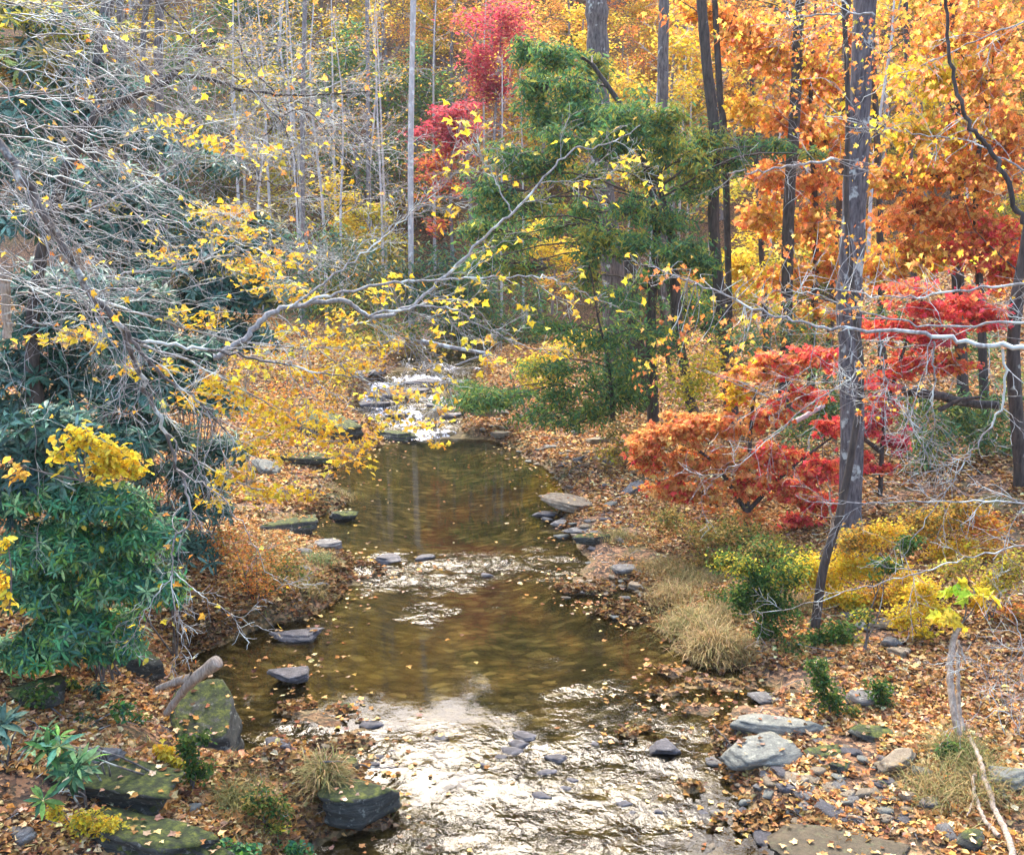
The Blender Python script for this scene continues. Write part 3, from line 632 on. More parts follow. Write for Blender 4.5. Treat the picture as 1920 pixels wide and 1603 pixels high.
trunk_tree('grey_tree', 'darker grey trunk fourth from the left at the top', [(300, 460), (298, 180), (300, 0)], 33, 17, 14, M_BARK, 6, 2.0, twigmat=M_TWIG)
trunk_tree('grey_tree', 'thick grey trunk rising above the hemlock at the top', [(1155, 740), (1150, 520), (1130, 340), (1122, 120), (1118, 0)], 33, 42, 36, M_BARK, 5, 1.8)
trunk_tree('grey_tree', 'grey trunk behind the hemlock to the right of the thick one', [(1250, 640), (1245, 300), (1243, 150), (1245, 0)], 38, 20, 18, M_BARK, 6, 2.0)
trunk_tree('dark_tree', 'forked-looking dark trunk with pale lichen streaks right of the hemlock', [(1375, 790), (1350, 560), (1338, 420), (1340, 260), (1325, 120), (1315, 0)], 27, 24, 17, M_DARKBARK, 7, 2.0)
trunk_tree('dark_tree', 'thin dark stem running beside the lichen-streaked trunk', [(1372, 790), (1360, 300), (1350, 180), (1340, 0)], 28.5, 13, 9, M_DARKBARK, 5, 1.6)
trunk_tree('dark_tree', 'dark narrow trunk among the orange leaves left of the big lichen trunk', [(1480, 640), (1478, 420), (1490, 220), (1497, 60), (1500, 0)], 28, 24, 15, M_DARKBARK, 7, 2.0, (1300, MAPLE, .12, .35, RUST + YEL[:2]))
trunk_tree('dark_tree', 'slim dark trunk behind the big lichen trunk at the top', [(1560, 560), (1585, 200), (1590, 0)], 30, 13, 10, M_DARKBARK, 6, 1.6)
trunk_tree('dark_tree', 'dark trunk behind red leaves near the right edge', [(1810, 800), (1795, 500), (1790, 250), (1785, 0)], 24, 22, 20, M_DARKBARK, 6, 2.0, (2200, MAPLE, .13, .4, ORA + RUST))
trunk_tree('dark_tree', 'crooked dark tree at the right edge behind the white twigs', [(1925, 860), (1900, 640), (1935, 400), (1950, 200)], 19, 26, 20, M_DARKBARK, 5, 2.0)
for i, (x_, y0, y1_, Y_, w_, lb) in enumerate([(1215,790,610,30,34,'stout dark leaning stem with a mossy foot under the hemlock'),(1300,770,660,29,24,'short leaning dark stem right of the mossy-footed one'),
        (1185,700,520,34,20,'slim dark stem next to the thick grey trunk, under the hemlock'),(1265,760,600,33,10,'thin grey stem between the leaning dark stems'),
        (1440,640,300,34,12,'thin dark stem against the yellow tree'),(1660,620,120,30,14,'slim dark stem right of the big lichen trunk'),(1720,700,0,36,12,'thin straight stem far behind the red maple')]):
    trunk_tree('dark_tree', lb, [(x_, y0), (x_ - 12, (y0 + y1_) / 2), (x_ - 22, y1_)], Y_, w_, w_ * .6, M_DARKBARK, 4, 1.2)
trunk_tree('lichen_tree', 'big straight grey trunk with pale lichen patches on the right bank', [(1592, 1010), (1598, 800), (1592, 600), (1600, 420), (1612, 200), (1622, 0)], 16.6, 46, 38, M_BARKL, 6, 1.5, twigmat=M_DARKBARK)
rt = thing('leaning_sapling', 'slender dark sapling leaning in front of the big lichen trunk, foot in the yellow shrubs', 'tree', P(1530, 1165, 13.6))
pl = smooth_line([P(*q, 13.6) for q in [(1528, 1175), (1545, 1060), (1575, 960), (1600, 830), (1615, 700), (1600, 560), (1587, 380), (1590, 200), (1582, 0), (1580, -150)]], 60)
rr = list(np.interp(np.linspace(0, 1, 60), [0, .3, .45, 1], [.07, .05, .04, .028])); va, fa = tubes([(pl, rr)], 9); mk('trunk', va, fa, M_DARKBARK, rt, smooth=True)
out = []; tips = []; limb(out, tips, [(1562, 1000), (1558, 960), (1554, 900)], 13.6, 13.5, .03, .008, 3, .4, 1); va, fa = tubes(out, 5); mk('branches', va, fa, M_DRIFT, rt)

# ---------------------------------------------------------------- hemlock
HC = []
for (px, py, rx, ry, n) in [(985,95,35,18,350),(1040,110,45,22,500),(1110,125,40,22,450),(1000,165,45,24,500),(1075,170,60,28,700),(1020,220,55,26,600),(1110,215,60,28,700),(1180,225,60,32,700),(1250,230,40,25,400),
        (1060,270,55,24,550),(1150,270,60,28,650),(1240,270,50,28,500),(1330,260,50,26,450),(1400,270,40,18,220),(1460,275,40,15,160),(1525,288,30,10,80),(1300,300,60,28,550),(1380,300,40,22,300),
        (960,295,55,24,450),(1010,310,50,24,400),(910,350,45,18,300),(940,390,50,24,400),(1000,380,55,22,400),(1090,330,45,22,300),(1210,330,50,26,450),(1290,350,50,28,450),(1100,390,50,20,300),(1180,390,40,22,250),(1250,410,55,28,450),
        (900,430,50,24,350),(960,445,60,28,450),(1050,420,50,20,250),(1120,440,60,22,500),(1190,450,60,22,500),(1270,470,60,26,500),(1320,490,40,22,300),(1230,510,50,22,300),(900,490,50,28,300),(970,500,50,24,300),(1330,540,30,25,180),
        (1090,520,50,30,260),(1290,570,45,40,350),(1180,600,40,25,150),(1330,610,30,30,150)]:
    pl_ = HEM if random.random() < .75 else HEM + [(.36, .36, .07)] * 4
    HC.append((px, py, rx * .85, ry * 1.15, int(n * 1.8), pl_, random.uniform(-1.8, 1.8)))
clump_tree('hemlock_tree', 'dark green drooping hemlock spreading over the creek right of centre', 'tree', G(1215, 790), [[(1225, 790), (1220, 600), (1230, 400), (1180, 230), (1110, 120)], [(1270, 640), (1260, 450), (1230, 330)]],
    HC, 26, NEEDLE, .17, M_NEEDLE, M_DARKBARK, r=.16, sub=24, flat=.5, axis='needle', rb=.03, spread=.25)
clump_tree('hemlock_tree', 'small green hemlock with low boughs sweeping over the gravel bank', 'tree', G(1150, 770), [[(1150, 790), (1140, 680), (1120, 590)]],
    [(1120,640,70,28,900,HEM+GRN),(1060,690,60,24,700,HEM+GRN),(1130,720,70,30,900,HEM+GRN),(1060,750,60,30,800,HEM+GRN),(1180,690,50,30,600,HEM),(1020,780,45,22,350,HEM+GRN),(1120,770,50,24,500,HEM+GRN),(960,740,50,18,350,HEM+GRN),(900,745,60,18,450,HEM+GRN),(1220,620,60,20,500,HEM),(1260,660,40,25,250,HEM),(1050,620,50,22,450,HEM+GRN),(1000,690,45,16,300,YGR+HEM),(1170,750,50,22,500,HEM+GRN),(1080,790,60,16,300,HEM+GRN),(1160,560,60,22,450,HEM),(1100,480,50,22,350,HEM)],
    25, NEEDLE, .16, M_NEEDLE, M_DARKBARK, r=.07, sub=12, flat=.5, axis='needle', rb=.02)
clump_tree('evergreen_shrub', 'low feathery evergreen spray over the rapids right bank', 'shrub', G(900, 765), [[(960, 770), (920, 755), (880, 740)]],
    [(870,750,50,14,700,HEM+GRN),(930,760,50,14,700,HEM+GRN),(890,725,50,12,500,HEM+GRN),(980,735,40,14,400,HEM+GRN)], 29, NEEDLE, .15, M_NEEDLE, M_DARKBARK, r=.03, sub=10, axis='needle')

# ---------------------------------------------------------------- orange and red maples on the right
clump_tree('orange_maple', 'orange understory maple hanging over the right bank, its leaves turning red to the right', 'tree', G(1390, 960), [[(1400, 985), (1405, 850), (1420, 720), (1470, 660)], [(1400, 960), (1340, 870), (1260, 810)], [(1400, 960), (1480, 880), (1560, 820)]],
    [(1230,815,45,30,1100,ORA),(1290,800,50,30,1200,ORA),(1350,800,50,28,1100,ORA),(1215,860,40,28,700,ORA+RED[:1]),(1290,865,55,32,1300,ORA),(1370,860,55,30,1200,ORA),(1440,780,45,28,900,ORA+RED[:2]),(1250,915,45,28,700,ORA+RED[:1]),(1320,920,55,30,1000,ORA),
     (1400,910,50,28,1000,ORA+RED[:1]),(1450,860,50,32,1000,ORA+RED),(1410,700,55,32,1000,ORA+YEL[:1]),(1470,680,50,30,900,ORA+RED[:2]),(1530,670,45,25,700,RED+ORA[:1]),(1500,740,45,28,700,RED+ORA[:2]),(1380,740,40,22,400,ORA+YEL),
     (1480,915,50,28,900,RED+ORA),(1540,880,50,32,1100,RED+ORA[:1]),(1530,940,45,24,800,RED+ORA[:1]),(1400,965,30,16,250,ORA),(1500,975,40,14,300,RED),(1560,800,40,25,500,RED)],
    18.2, MAPLE, .105, M_LEAF, M_DARKBARK, r=.05, sub=34, flat=.3, droop=.6, tilt=.6, rb=.008, spread=.16, thin=.62, depth=.8)
clump_tree('red_maple', 'bright scarlet maple behind the big lichen trunk', 'tree', G(1660, 900), [[(1650, 930), (1660, 780), (1700, 640), (1730, 560)], [(1655, 850), (1610, 820), (1600, 860)]],
    [(1610,870,45,26,1000,RED+CRI[:1]),(1625,800,40,25,800,RED+CRI[:2]),(1580,890,35,25,600,RED),(1650,770,40,25,600,CRI+RED),(1690,620,60,18,900,RED),(1760,630,60,22,1000,RED+CRI[:2]),(1720,680,60,26,1000,RED+RUST[:1]),(1640,620,45,22,600,RED+ORA[:1]),
     (1790,680,50,24,700,RED+RUST),(1740,580,70,22,900,RED),(1820,570,60,28,900,RED),(1700,540,60,25,600,RED+ORA),(1660,710,45,22,500,RED),(1850,600,50,25,500,RED+CRI[:1]),(1680,830,35,22,350,CRI)],
    18.8, MAPLE, .105, M_LEAF, M_DARKBARK, r=.05, sub=30, flat=.3, droop=.6, tilt=.6, rb=.008, spread=.16, thin=.55, depth=.8)
clump_tree('red_oak', 'red-orange tree high at the right edge above the white branches', 'tree', G(1850, 860), [[(1850, 860), (1840, 600), (1830, 350), (1850, 200)]],
    [(1800,470,60,35,900,ORA+RED),(1860,430,60,40,1000,RED+RUST),(1790,400,60,35,800,RUST+ORA),(1890,500,50,40,800,RED+RUST),(1720,470,60,35,800,RUST+GOLD),(1850,330,60,35,800,RUST+ORA),(1750,330,60,35,700,RUST+GOLD),(1700,400,60,35,700,RUST+ORA),
     (1890,250,60,45,800,RUST+PEA),(1800,240,60,40,600,RUST+YEL[:2]),(1700,250,60,40,600,YEL+GOLD),(1740,140,50,35,600,YEL),(1840,150,60,40,500,RUST+GOLD),(1650,500,50,30,500,RUST+GOLD),(1660,330,40,40,400,RUST+GOLD),(1760,60,60,40,400,RUST+GOLD),(1870,60,60,50,500,RUST+PEA)],
    22, MAPLE, .14, M_LEAF, M_DARKBARK, r=.12, sub=26, flat=.5, droop=.8, tilt=.8, rb=.02, depth=.9, spread=.22, thin=.75)
clump_tree('rusty_tree', 'rust and gold tree filling the view between the dark trunks at the right', 'tree', G(1520, 740), [[(1520, 740), (1530, 450), (1520, 200), (1530, 0)]],
    [(1450,100,60,40,700,RUST+GOLD),(1530,150,60,35,700,RUST+YEL[:2]),(1400,60,60,35,600,RUST+PEA),(1480,220,60,35,700,RUST+PEA),(1550,260,55,35,600,RUST+GOLD),(1530,340,60,35,700,RUST+ORA),(1440,330,50,35,500,PEA+RUST),(1400,200,40,40,400,GOLD),
     (1520,430,60,40,800,ORA+GOLD),(1430,410,50,35,600,ORA+GOLD),(1560,500,60,35,700,RUST+GOLD),(1480,520,60,35,700,GOLD+ORA),(1390,500,40,40,400,YEL),(1540,590,60,30,500,RUST+YGR),(1350,30,50,30,300,RUST+GOLD),(1300,20,50,25,250,GOLD+RUST),(1600,60,50,40,300,RUST)],
    29, MAPLE, .17, M_LEAF, M_DARKBARK, r=.12, sub=26, flat=.5, droop=.8, tilt=.8, rb=.02, depth=.9, spread=.22, thin=.75)

# ---------------------------------------------------------------- shrubs of the right bank
def shrub(name, label, clumps, Y, T, sz, mat=None, bark=None, sub=10, flat=.9, group=None, droop=.45, tilt=.7, stems=5, fix=False):
    bx = sum(c[0] for c in clumps) / len(clumps); by = max(c[1] + c[3] for c in clumps)
    if Y < 17.5 and not fix: Y = float(G(bx, by)[1])
    b = P(bx, by, Y); b[2] = h1(b[0], b[1])
    st = []
    clumps = [(c[0], c[1], c[2], c[3], int(c[4] * (1.5 if name == 'honeysuckle' else 3 if name == 'groundcover_plant' else 1.8 if Y < 17.5 and c[4] > 100 else 1)), c[5]) for c in clumps]
    for c in clumps[:12]: st.append([(bx + random.gauss(0, 6), by + 6), ((bx + c[0]) / 2 + random.gauss(0, 8), (by + c[1]) / 2), (c[0], c[1] - c[3] * .5)])
    return clump_tree(name, label, 'shrub', b, st, clumps, Y, T, sz, mat or M_LEAF, bark or M_TWIGD, r=.012, sub=sub, flat=flat, droop=droop, tilt=tilt, rb=.006, group=group, crown='foliage', wood='stems', depth=.6)
shrub('spicebush', 'bright yellow shrub around the foot of the leaning sapling', [(1540,1080,35,22,700,YEL),(1590,1060,40,22,700,YEL),(1560,1120,40,20,500,YEL),(1600,1130,35,18,400,YEL+YGR),(1520,1060,25,15,250,YEL)], 14.2, LEAF, .06)
shrub('spicebush', 'golden shrub right of the leaning sapling, behind the yellow one', [(1600,1010,45,22,600,GOLD+OLV),(1660,1000,45,20,500,GOLD+YEL),(1640,1060,35,18,400,YEL),(1690,1100,45,25,700,YEL+GOLD),(1650,1120,35,18,300,GOLD)], 15, LEAF, .06)
shrub('spicebush', 'small yellow shrub with a dark gap beside the pale dead stem', [(1730,1110,35,22,450,YEL),(1700,1160,30,18,300,YEL),(1755,1150,30,20,300,YEL+YGR),(1730,1190,25,12,150,YEL)], 13.6, LEAF, .06)
shrub('spicebush', 'ochre shrub low at the right below the white horizontal twigs', [(1740,980,50,22,700,GOLD+OLV),(1800,960,45,20,500,GOLD+OLV),(1850,980,45,20,500,GOLD+RUST),(1780,1030,50,20,500,YEL+GOLD),(1850,1040,40,18,300,GOLD)], 16, LEAF, .07)
shrub('honeysuckle', 'dense green shrub beside the tan grass on the right bank', [(1430,1080,40,25,1100,GRN),(1400,1120,30,22,700,GRN),(1450,1130,40,28,1000,GRN),(1480,1080,35,22,700,GRN+YGR),(1440,1180,30,22,500,GRN),(1400,1060,30,15,350,GRN+YGR)], 14.0, LEAF, .055)
shrub('honeysuckle', 'leafy green shrub at the foot of the leaning sapling', [(1560,1185,35,20,450,GRN),(1530,1200,25,15,250,GRN),(1590,1200,25,15,200,GRN+YGR)], 13.2, LEAF, .06)
shrub('honeysuckle', 'straggling green shrub above the mossy slab, on brown leaves', [(1540,1280,28,18,350,GRN),(1560,1310,28,18,350,GRN),(1530,1250,22,14,200,GRN),(1590,1330,22,12,160,GRN+OLV)], 11.9, LEAF, .05)
shrub('honeysuckle', 'small green shrub right of the straggling one on brown leaves', [(1650,1295,24,22,350,GRN),(1660,1325,20,14,200,GRN)], 11.9, LEAF, .05)
shrub('sapling', 'young maple sapling with large lime and yellow leaves on top of the dead stem', [(1800,1110,40,14,16,[(.35,.6,.06),(.7,.65,.06)]),(1770,1155,40,22,18,YEL+YGR),(1835,1125,24,12,8,YEL)], 11.4, SYC, .15, sub=5, fix=True)
shrub('spicebush', 'tangled yellow-green brush along the right edge above the brown leaves', [(1850,1100,50,22,350,YGR+YEL[:1]),(1900,1060,40,22,300,OLV+YGR),(1800,1060,40,18,250,OLV+YGR),(1890,1150,40,18,200,OLV+RUST)], 15, LEAF, .06)
shrub('honeysuckle', 'loose green shrub behind the dense green one on the right bank', [(1370,1050,45,18,350,GRN+YGR),(1420,1030,45,16,350,GRN+OLV),(1480,1040,40,18,300,GRN+YGR),(1340,1120,30,12,160,GRN+OLV)], 15, LEAF, .06)
shrub('honeysuckle', 'sparse green brush under the golden shrub', [(1660,1060,30,14,200,GRN),(1700,1020,30,14,200,GRN),(1620,1150,30,12,140,GRN+YGR),(1480,1210,40,12,160,OLV+GRN)], 14, LEAF, .06)
shrub('evergreen_shrub', 'dark green thicket in shade at the right edge', [(1840,800,60,50,900,HEM+GRN[:1]),(1900,840,50,50,800,HEM),(1780,790,60,40,700,HEM),(1740,830,50,35,500,HEM),(1860,890,60,25,500,HEM+GRN[:1]),(1720,760,45,25,300,HEM)], 21, RHO, .16, M_RHO)
shrub('evergreen_shrub', 'deep green thicket across the right bank between the dark trunks', [(1400,640,60,30,400,HEM),(1480,620,60,30,400,HEM+OLV),(1650,600,70,30,400,HEM),(1740,640,70,30,400,HEM),(1840,640,60,40,400,HEM),(1560,660,60,30,350,HEM+OLV),(1900,720,50,40,300,HEM)], 25, RHO, .18, M_RHO)
shrub('evergreen_shrub', 'dark shadowed thicket behind the orange maple', [(1540,770,50,30,600,HEM),(1600,700,50,40,400,HEM),(1500,800,50,30,400,HEM),(1480,1010,50,14,300,HEM+OLV),(1560,960,40,30,300,HEM)], 20.5, RHO, .15, M_RHO)
shrub('olive_shrub', 'olive and brown brush under the orange maple', [(1320,1000,60,22,600,OLV),(1390,1010,60,22,700,OLV+GRN[:1]),(1260,975,45,18,350,OLV),(1440,1030,50,18,500,OLV+YGR),(1350,1050,50,16,300,OLV)], 16.6, LEAF, .06)
shrub('olive_shrub', 'yellow-green brush between the hemlock and the orange maple', [(1190,830,40,22,300,YGR+OLV),(1150,850,30,14,200,YGR+OLV),(1280,720,50,40,600,YGR),(1320,690,40,40,450,YGR+YEL),(1160,800,30,16,160,OLV)], 23, LEAF, .10)
# far bank thickets
shrub('rhododendron', 'dark rhododendron thicket on the far bank behind the white birch', [(780,560,70,40,900,RHG+HEM),(850,590,60,35,800,RHG+HEM),(900,560,60,45,800,HEM),(720,520,60,45,700,RHG+OLV),(820,500,60,45,700,RHG+HEM),(880,620,60,20,500,HEM+GRN),(960,600,60,30,500,HEM),(1010,560,50,40,400,HEM),(980,640,60,16,300,HEM+OLV)], 44, RHO, .30, M_RHO, sub=14)
shrub('rhododendron', 'shaded rhododendron thicket at the centre left above the bank', [(600,470,60,45,600,RHG+HEM),(660,500,60,40,600,RHG+OLV),(560,560,60,40,500,RHG+HEM),(520,480,60,45,500,RHG),(640,570,60,35,500,HEM+OLV),(700,600,50,30,300,OLV+GRN)], 36, RHO, .24, M_RHO, sub=14)
shrub('olive_shrub', 'olive brush on the far bank above the rapids', [(700,640,50,22,400,YGR+OLV),(760,625,50,18,300,OLV+GRN),(650,650,45,22,300,OLV+YEL[:1]),(800,650,50,14,200,OLV)], 40, LEAF, .16)
shrub('yellow_shrub', 'yellow shrub low on the right of the upper creek', [(1000,680,40,14,300,YEL+YGR),(1060,655,40,16,300,YEL),(1090,640,40,16,300,YEL+YGR),(1000,720,30,12,180,YGR),(1040,705,35,14,220,YEL+YGR)], 31, LEAF, .12)

# ---------------------------------------------------------------- rhododendrons on the left
def whorl(n=8):
    V0, F0 = RHO; Vs = []; Fs = []
    for i in range(n):
        a = 2 * math.pi * i / n + random.gauss(0, .3); el = random.uniform(-.8, .5); s_ = random.uniform(.55, 1.15)
        ax = np.array([[math.cos(a) * math.cos(el), math.sin(a) * math.cos(el), math.sin(el)]]); B = frames(ax, np.array([[0, 0, 1.]]))[0]
        Vs.append(s_ * (V0 @ B) + ax[0] * .06); Fs.append(F0 + i * len(V0))
    return np.concatenate(Vs), np.concatenate(Fs)
W1, W2, W3, W4 = whorl(8), whorl(7), whorl(5), whorl(9)
def rhodo(label, clumps, Y, sz, W, extra=None, depth=.8, flat=.8, near=False, fwd=0):
    bx = sum(c[0] for c in clumps) / len(clumps); by = max(c[1] for c in clumps); b = P(bx, by, Y); b[2] = h1(b[0], b[1])
    if near: Y = float(G(bx, max(c[1] + c[3] for c in clumps) - 8)[1]) - fwd; b = P(bx, by, Y); b[2] = h1(b[0], b[1])
    root = thing('rhododendron', label, 'shrub', b); parts = []; st = []
    for c in clumps:
        px, py, rx, ry, n, pl = c[:6]; dY = c[6] if len(c) > 6 else 0
        k = Y / FPX; a = np.array([rx * k, rx * k * depth, ry * k]); cc = P(px, py, Y + dY)
        u = rng.standard_normal((n, 3)); u /= np.linalg.norm(u, axis=1, keepdims=True); u[:, 2] = np.abs(u[:, 2]) * .9 - .35 * rng.random(n); rr_ = rng.uniform(.45, 1.0, (n, 1)) ** .6
        pos = cc + u * rr_ * a * (1 + .18 * rng.standard_normal((n, 1)))
        up = u * .8 + np.array([0, -.25, .75]) + .25 * rng.standard_normal((n, 3)); up /= np.linalg.norm(up, axis=1, keepdims=True)
        ax = np.cross(up, rng.standard_normal((n, 3))); B = frames(ax, up)
        for W_ in (W, W3 if W is W1 else W4):
            h_ = rng.random(n) < .5; nn = int(h_.sum())
            if not nn: continue
            va, fa, ca = scatter(W_, pos[h_], B[h_], rng.uniform(sz * .55, sz * 1.25, nn), pal(nn, pl, .22)); lj = np.repeat(rng.uniform(.6, 1.4, (len(ca) // 12, 1)), 12, axis=0); parts.append((va, fa, np.clip(ca * lj, 0, .9)))
        g0 = Vector((b[0] + random.gauss(0, .3), b[1] + .9 + random.gauss(0, .2), b[2] - .1))
        for q in pos[::max(1, n // 2)]: e = Vector(q) + Vector((0, .35, -.15)); st.append((smooth_line([g0, g0.lerp(e, .5) + Vector((random.gauss(0, .15), random.gauss(0, .15), .2)), e], 8), [.013 * (1 - .1 * i) for i in range(8)]))
    va, fa = tubes(st, 5); mk('stems', va, fa, M_TWIGD, root)
    va, fa, ca = cat(parts); mk('foliage', va, fa, M_RHO, root, col=ca)
    if extra:
        n, pl, s_ = extra; V0, _, _ = parts[0]; src = np.concatenate([p_[0] for p_ in parts]); q = src[rng.integers(0, len(src), n)] + .04 * rng.standard_normal((n, 3))
        va, fa, ca = scatter(LEAF, q, rand_frames(n, .6, .6), rng.uniform(s_ * .7, s_ * 1.2, n), pal(n, pl)); mk('yellow_leaves', va, fa, M_LEAF, root, col=ca)
    return root
rhodo('small-leaved green rhododendron at the left with scattered yellow leaves', [(90,930,90,60,806,RHL),(200,950,80,55,744,RHL),(270,1010,70,60,620,RHL),(120,1030,110,70,1178,RHL),(220,1090,90,60,806,RHL),(60,1110,90,60,744,RHL),(150,1180,100,55,806,RHL),(290,1110,55,65,558,RHL),(60,1225,80,45,558,RHL),(210,1215,60,45,434,RHL)], 9.2, .112, W1, (520, YEL, .09), near=True, fwd=.9)
rhodo('broad-leaved bluish rhododendron along the left edge, above the small-leaved one', [(20,850,80,45,70,RHG),(110,800,90,50,90,RHG),(60,900,80,40,60,RHG),(20,960,60,50,40,RHG),(160,860,70,45,60,RHG),(240,840,50,40,40,RHG)], 10.5, .17, W2)
rhodo('bluish rhododendron right of the small-leaved one, under the hanging white branch', [(370,900,60,60,150,RHG),(310,830,70,40,120,RHG),(380,960,60,55,150,RHG),(350,1030,65,50,150,RHG),(420,850,50,40,90,RHG),(300,900,60,50,110,RHG),(280,980,50,50,90,RHG)], 13.5, .15, W2, near=True)
rhodo('large dark rhododendron thicket at the left under the pale leaning limb', [(120,620,120,70,260,RHG),(240,660,110,70,240,RHG),(60,700,100,70,220,RHG),(180,740,110,60,240,RHG),(300,740,90,60,180,RHG),(100,550,110,60,200,RHG),(350,670,70,50,130,RHG),(40,780,80,50,130,RHG),(250,820,90,50,170,RHG),(240,570,80,60,150,RHG),(400,760,50,40,90,RHG),(130,840,100,50,150,RHG)], 14.5, .19, W2)
rhodo('tall shadowy rhododendron at the upper left behind the twigs', [(80,420,120,70,260,RHG),(200,450,110,70,260,RHG),(60,330,120,70,220,RHG),(180,360,110,60,220,RHG),(320,500,100,70,240,RHG),(300,400,80,60,160,RHG),(400,560,90,60,190,RHG),(420,470,80,60,150,RHG),(440,640,80,50,150,RHG),(330,600,80,60,160,RHG),(500,560,60,50,100,RHG+OLV[:1]),(480,440,60,50,90,RHG+OLV[:1]),(380,320,70,50,90,RHG+OLV[:1])], 19, .23, W2)
rhodo('dim rhododendron high at the top left corner', [(70,230,120,70,240,RHG),(60,130,110,60,200,RHG+OLV),(200,250,100,60,200,RHG),(140,60,80,50,80,RHG+YGR),(300,280,90,60,130,RHG),(40,40,80,50,110,RHG+YGR),(190,160,70,50,90,RHG),(60,300,100,60,160,RHG)], 24, .28, W2)
rhodo('small rhododendron with long leaves on the leafy bank at lower left', [(90,1400,50,35,14,RHL+GRN),(130,1430,40,30,8,RHL+GRN),(150,1440,30,20,5,RHL)], 8.1, .19, W2)
rhodo('single rhododendron sprig below the mossy ledge at lower left', [(75,1500,14,8,3,RHL)], 7.9, .17, W2)
rhodo('bluish rhododendron sprig at the left edge above the leafy bank', [(5,1360,22,24,6,RHG)], 8.4, .2, W2)
shrub('witch_hazel', 'bright yellow leaf spray above the green rhododendron at the left', [(135,815,30,16,60,YEL),(165,825,36,20,70,YEL),(215,855,42,24,110,YEL),(250,880,30,14,70,YEL),(110,850,30,16,50,YEL),(190,880,36,16,60,YEL),(40,880,24,14,30,GOLD)], 8.9, LEAF, .088, sub=14, droop=.5, stems=3, fix=True)
shrub('witch_hazel', 'yellow leaves on a low sprig at the left edge', [(10,1080,18,22,26,YEL),(15,1120,15,15,16,YEL),(12,1010,15,15,10,YEL)], 8.6, LEAF, .10, sub=4, droop=.6, fix=True)

# ---------------------------------------------------------------- yellow-leaved maple over the left bank
rt = thing('yellow_maple', 'yellow-leaved maple whose thin boughs reach over the left bank and the rapids', 'tree', G(330, 900))
out = []; tips = []; lf = []
YC = [(480,280,60,10),(400,265,50,12),(330,235,45,20),(440,440,60,24),(480,500,50,30),(520,545,50,22),(390,390,40,20),(320,470,35,22),(540,480,40,18),(450,400,40,22),
      (130,625,45,16),(180,640,20,10),(390,595,35,18),(340,590,25,15),(260,690,25,14),(310,690,25,12),(400,715,40,24),(470,690,45,18),(350,740,45,18),(450,750,50,26),(520,760,55,26),(560,800,55,24),(500,800,40,20),(620,830,50,22),(660,860,40,22),(600,790,40,16),(690,830,25,16),(480,840,35,20),
      (420,890,40,20),(470,920,45,20),(530,925,45,14),(590,925,30,10),(400,940,20,12),(620,690,45,14),(570,700,40,14),(650,650,40,16),(690,680,40,18),(730,640,35,16),(600,640,40,16),(540,620,40,16),(700,550,35,14),(860,570,35,16),(740,530,30,12),(500,660,40,16),
      (720,740,40,14),(780,735,35,12),(700,790,25,14),(740,780,30,10),(800,795,30,14),(815,830,20,10),(835,770,15,12),(640,600,45,14),(580,560,40,14),(930,675,22,14),(920,640,15,8)]
bp_ = [(240, 640), (300, 560), (200, 500)]
allp = []
for ctrl, d0, d1, r0 in [([(180,560),(300,600),(450,640),(640,650),(760,640)], 11.5, 13, .02), ([(240,640),(380,690),(520,770),(660,850)], 11, 12.5, .02), ([(200,520),(330,500),(450,480),(560,540)], 12, 13.5, .018),
        ([(160,400),(300,330),(400,270),(510,285)], 12, 13.5, .016), ([(300,800),(380,870),(480,915),(600,925)], 10.5, 12, .014), ([(520,590),(640,690),(760,740),(840,770)], 12, 14, .013), ([(60,600),(120,620),(190,640)], 10.5, 10.8, .01), ([(560,650),(700,600),(860,560),(940,640)], 12.5, 14, .012)]:
    allp += limb(out, tips, ctrl, d0, d1, r0, .004, 9, .5, 2, wander=.22, rmin=.0022)
for px, py, rx, ry in YC:
    q0 = min(allp, key=lambda q: (q - Vector(P(px, py, q.y))).length); Yc = q0.y
    nn = int(rx * ry / 12) + 8
    nn = int(nn * .8); pos, subc = ell(px, py, rx * 1.15, ry * 1.25, Yc, nn, 9, .4, .34, .9)
    lf.append(scatter(MAPLE, pos, rand_frames(nn, .45, .5), rng.uniform(.05, .10, nn), pal(nn, YEL + GOLD[:2], .14)))
    for s_ in subc: e = Vector(s_); out.append((smooth_line([q0, q0.lerp(e, .5) + Vector([random.gauss(0, .04) for _ in range(3)]), e], 5), [.004, .0035, .003, .0025, .002]))
va, fa = tubes(out, 4); mk('branches', va, fa, M_TWIG, rt); va, fa, ca = cat(lf); mk('crown', va, fa, M_LEAF, rt, col=ca)

# ---------------------------------------------------------------- bare overhanging tree on the left
rt = thing('overhanging_tree', 'bare lichen-covered tree leaning in from the left edge with a tangle of pale twigs', 'tree', P(-260, 1100, 8.5))
out = []; tips = []; big = []
limb(big, tips, [(-160,60),(-60,190),(30,320),(110,450),(165,540),(225,620),(262,700),(300,790),(345,910)], 8.0, 9.2, .042, .014, 0, jig=.02)
limb(big, tips, [(225,610),(300,700),(380,760),(440,830)], 8.7, 9.3, .02, .006, 0)
limb(big, tips, [(235,635),(330,648),(430,662),(540,685),(640,705),(760,720)], 8.8, 10.5, .019, .005, 0)
for b in big[:]:
    pts, rad = b; n = len(pts); dirs = [(pts[min(i + 1, n - 1)] - pts[max(i - 1, 0)]).normalized() for i in range(n)]
    spawn(out, tips, pts, [min(q, .011) for q in rad], dirs, 1.6, 2, .25, -.02, 12, .8, .5, .002, .1)
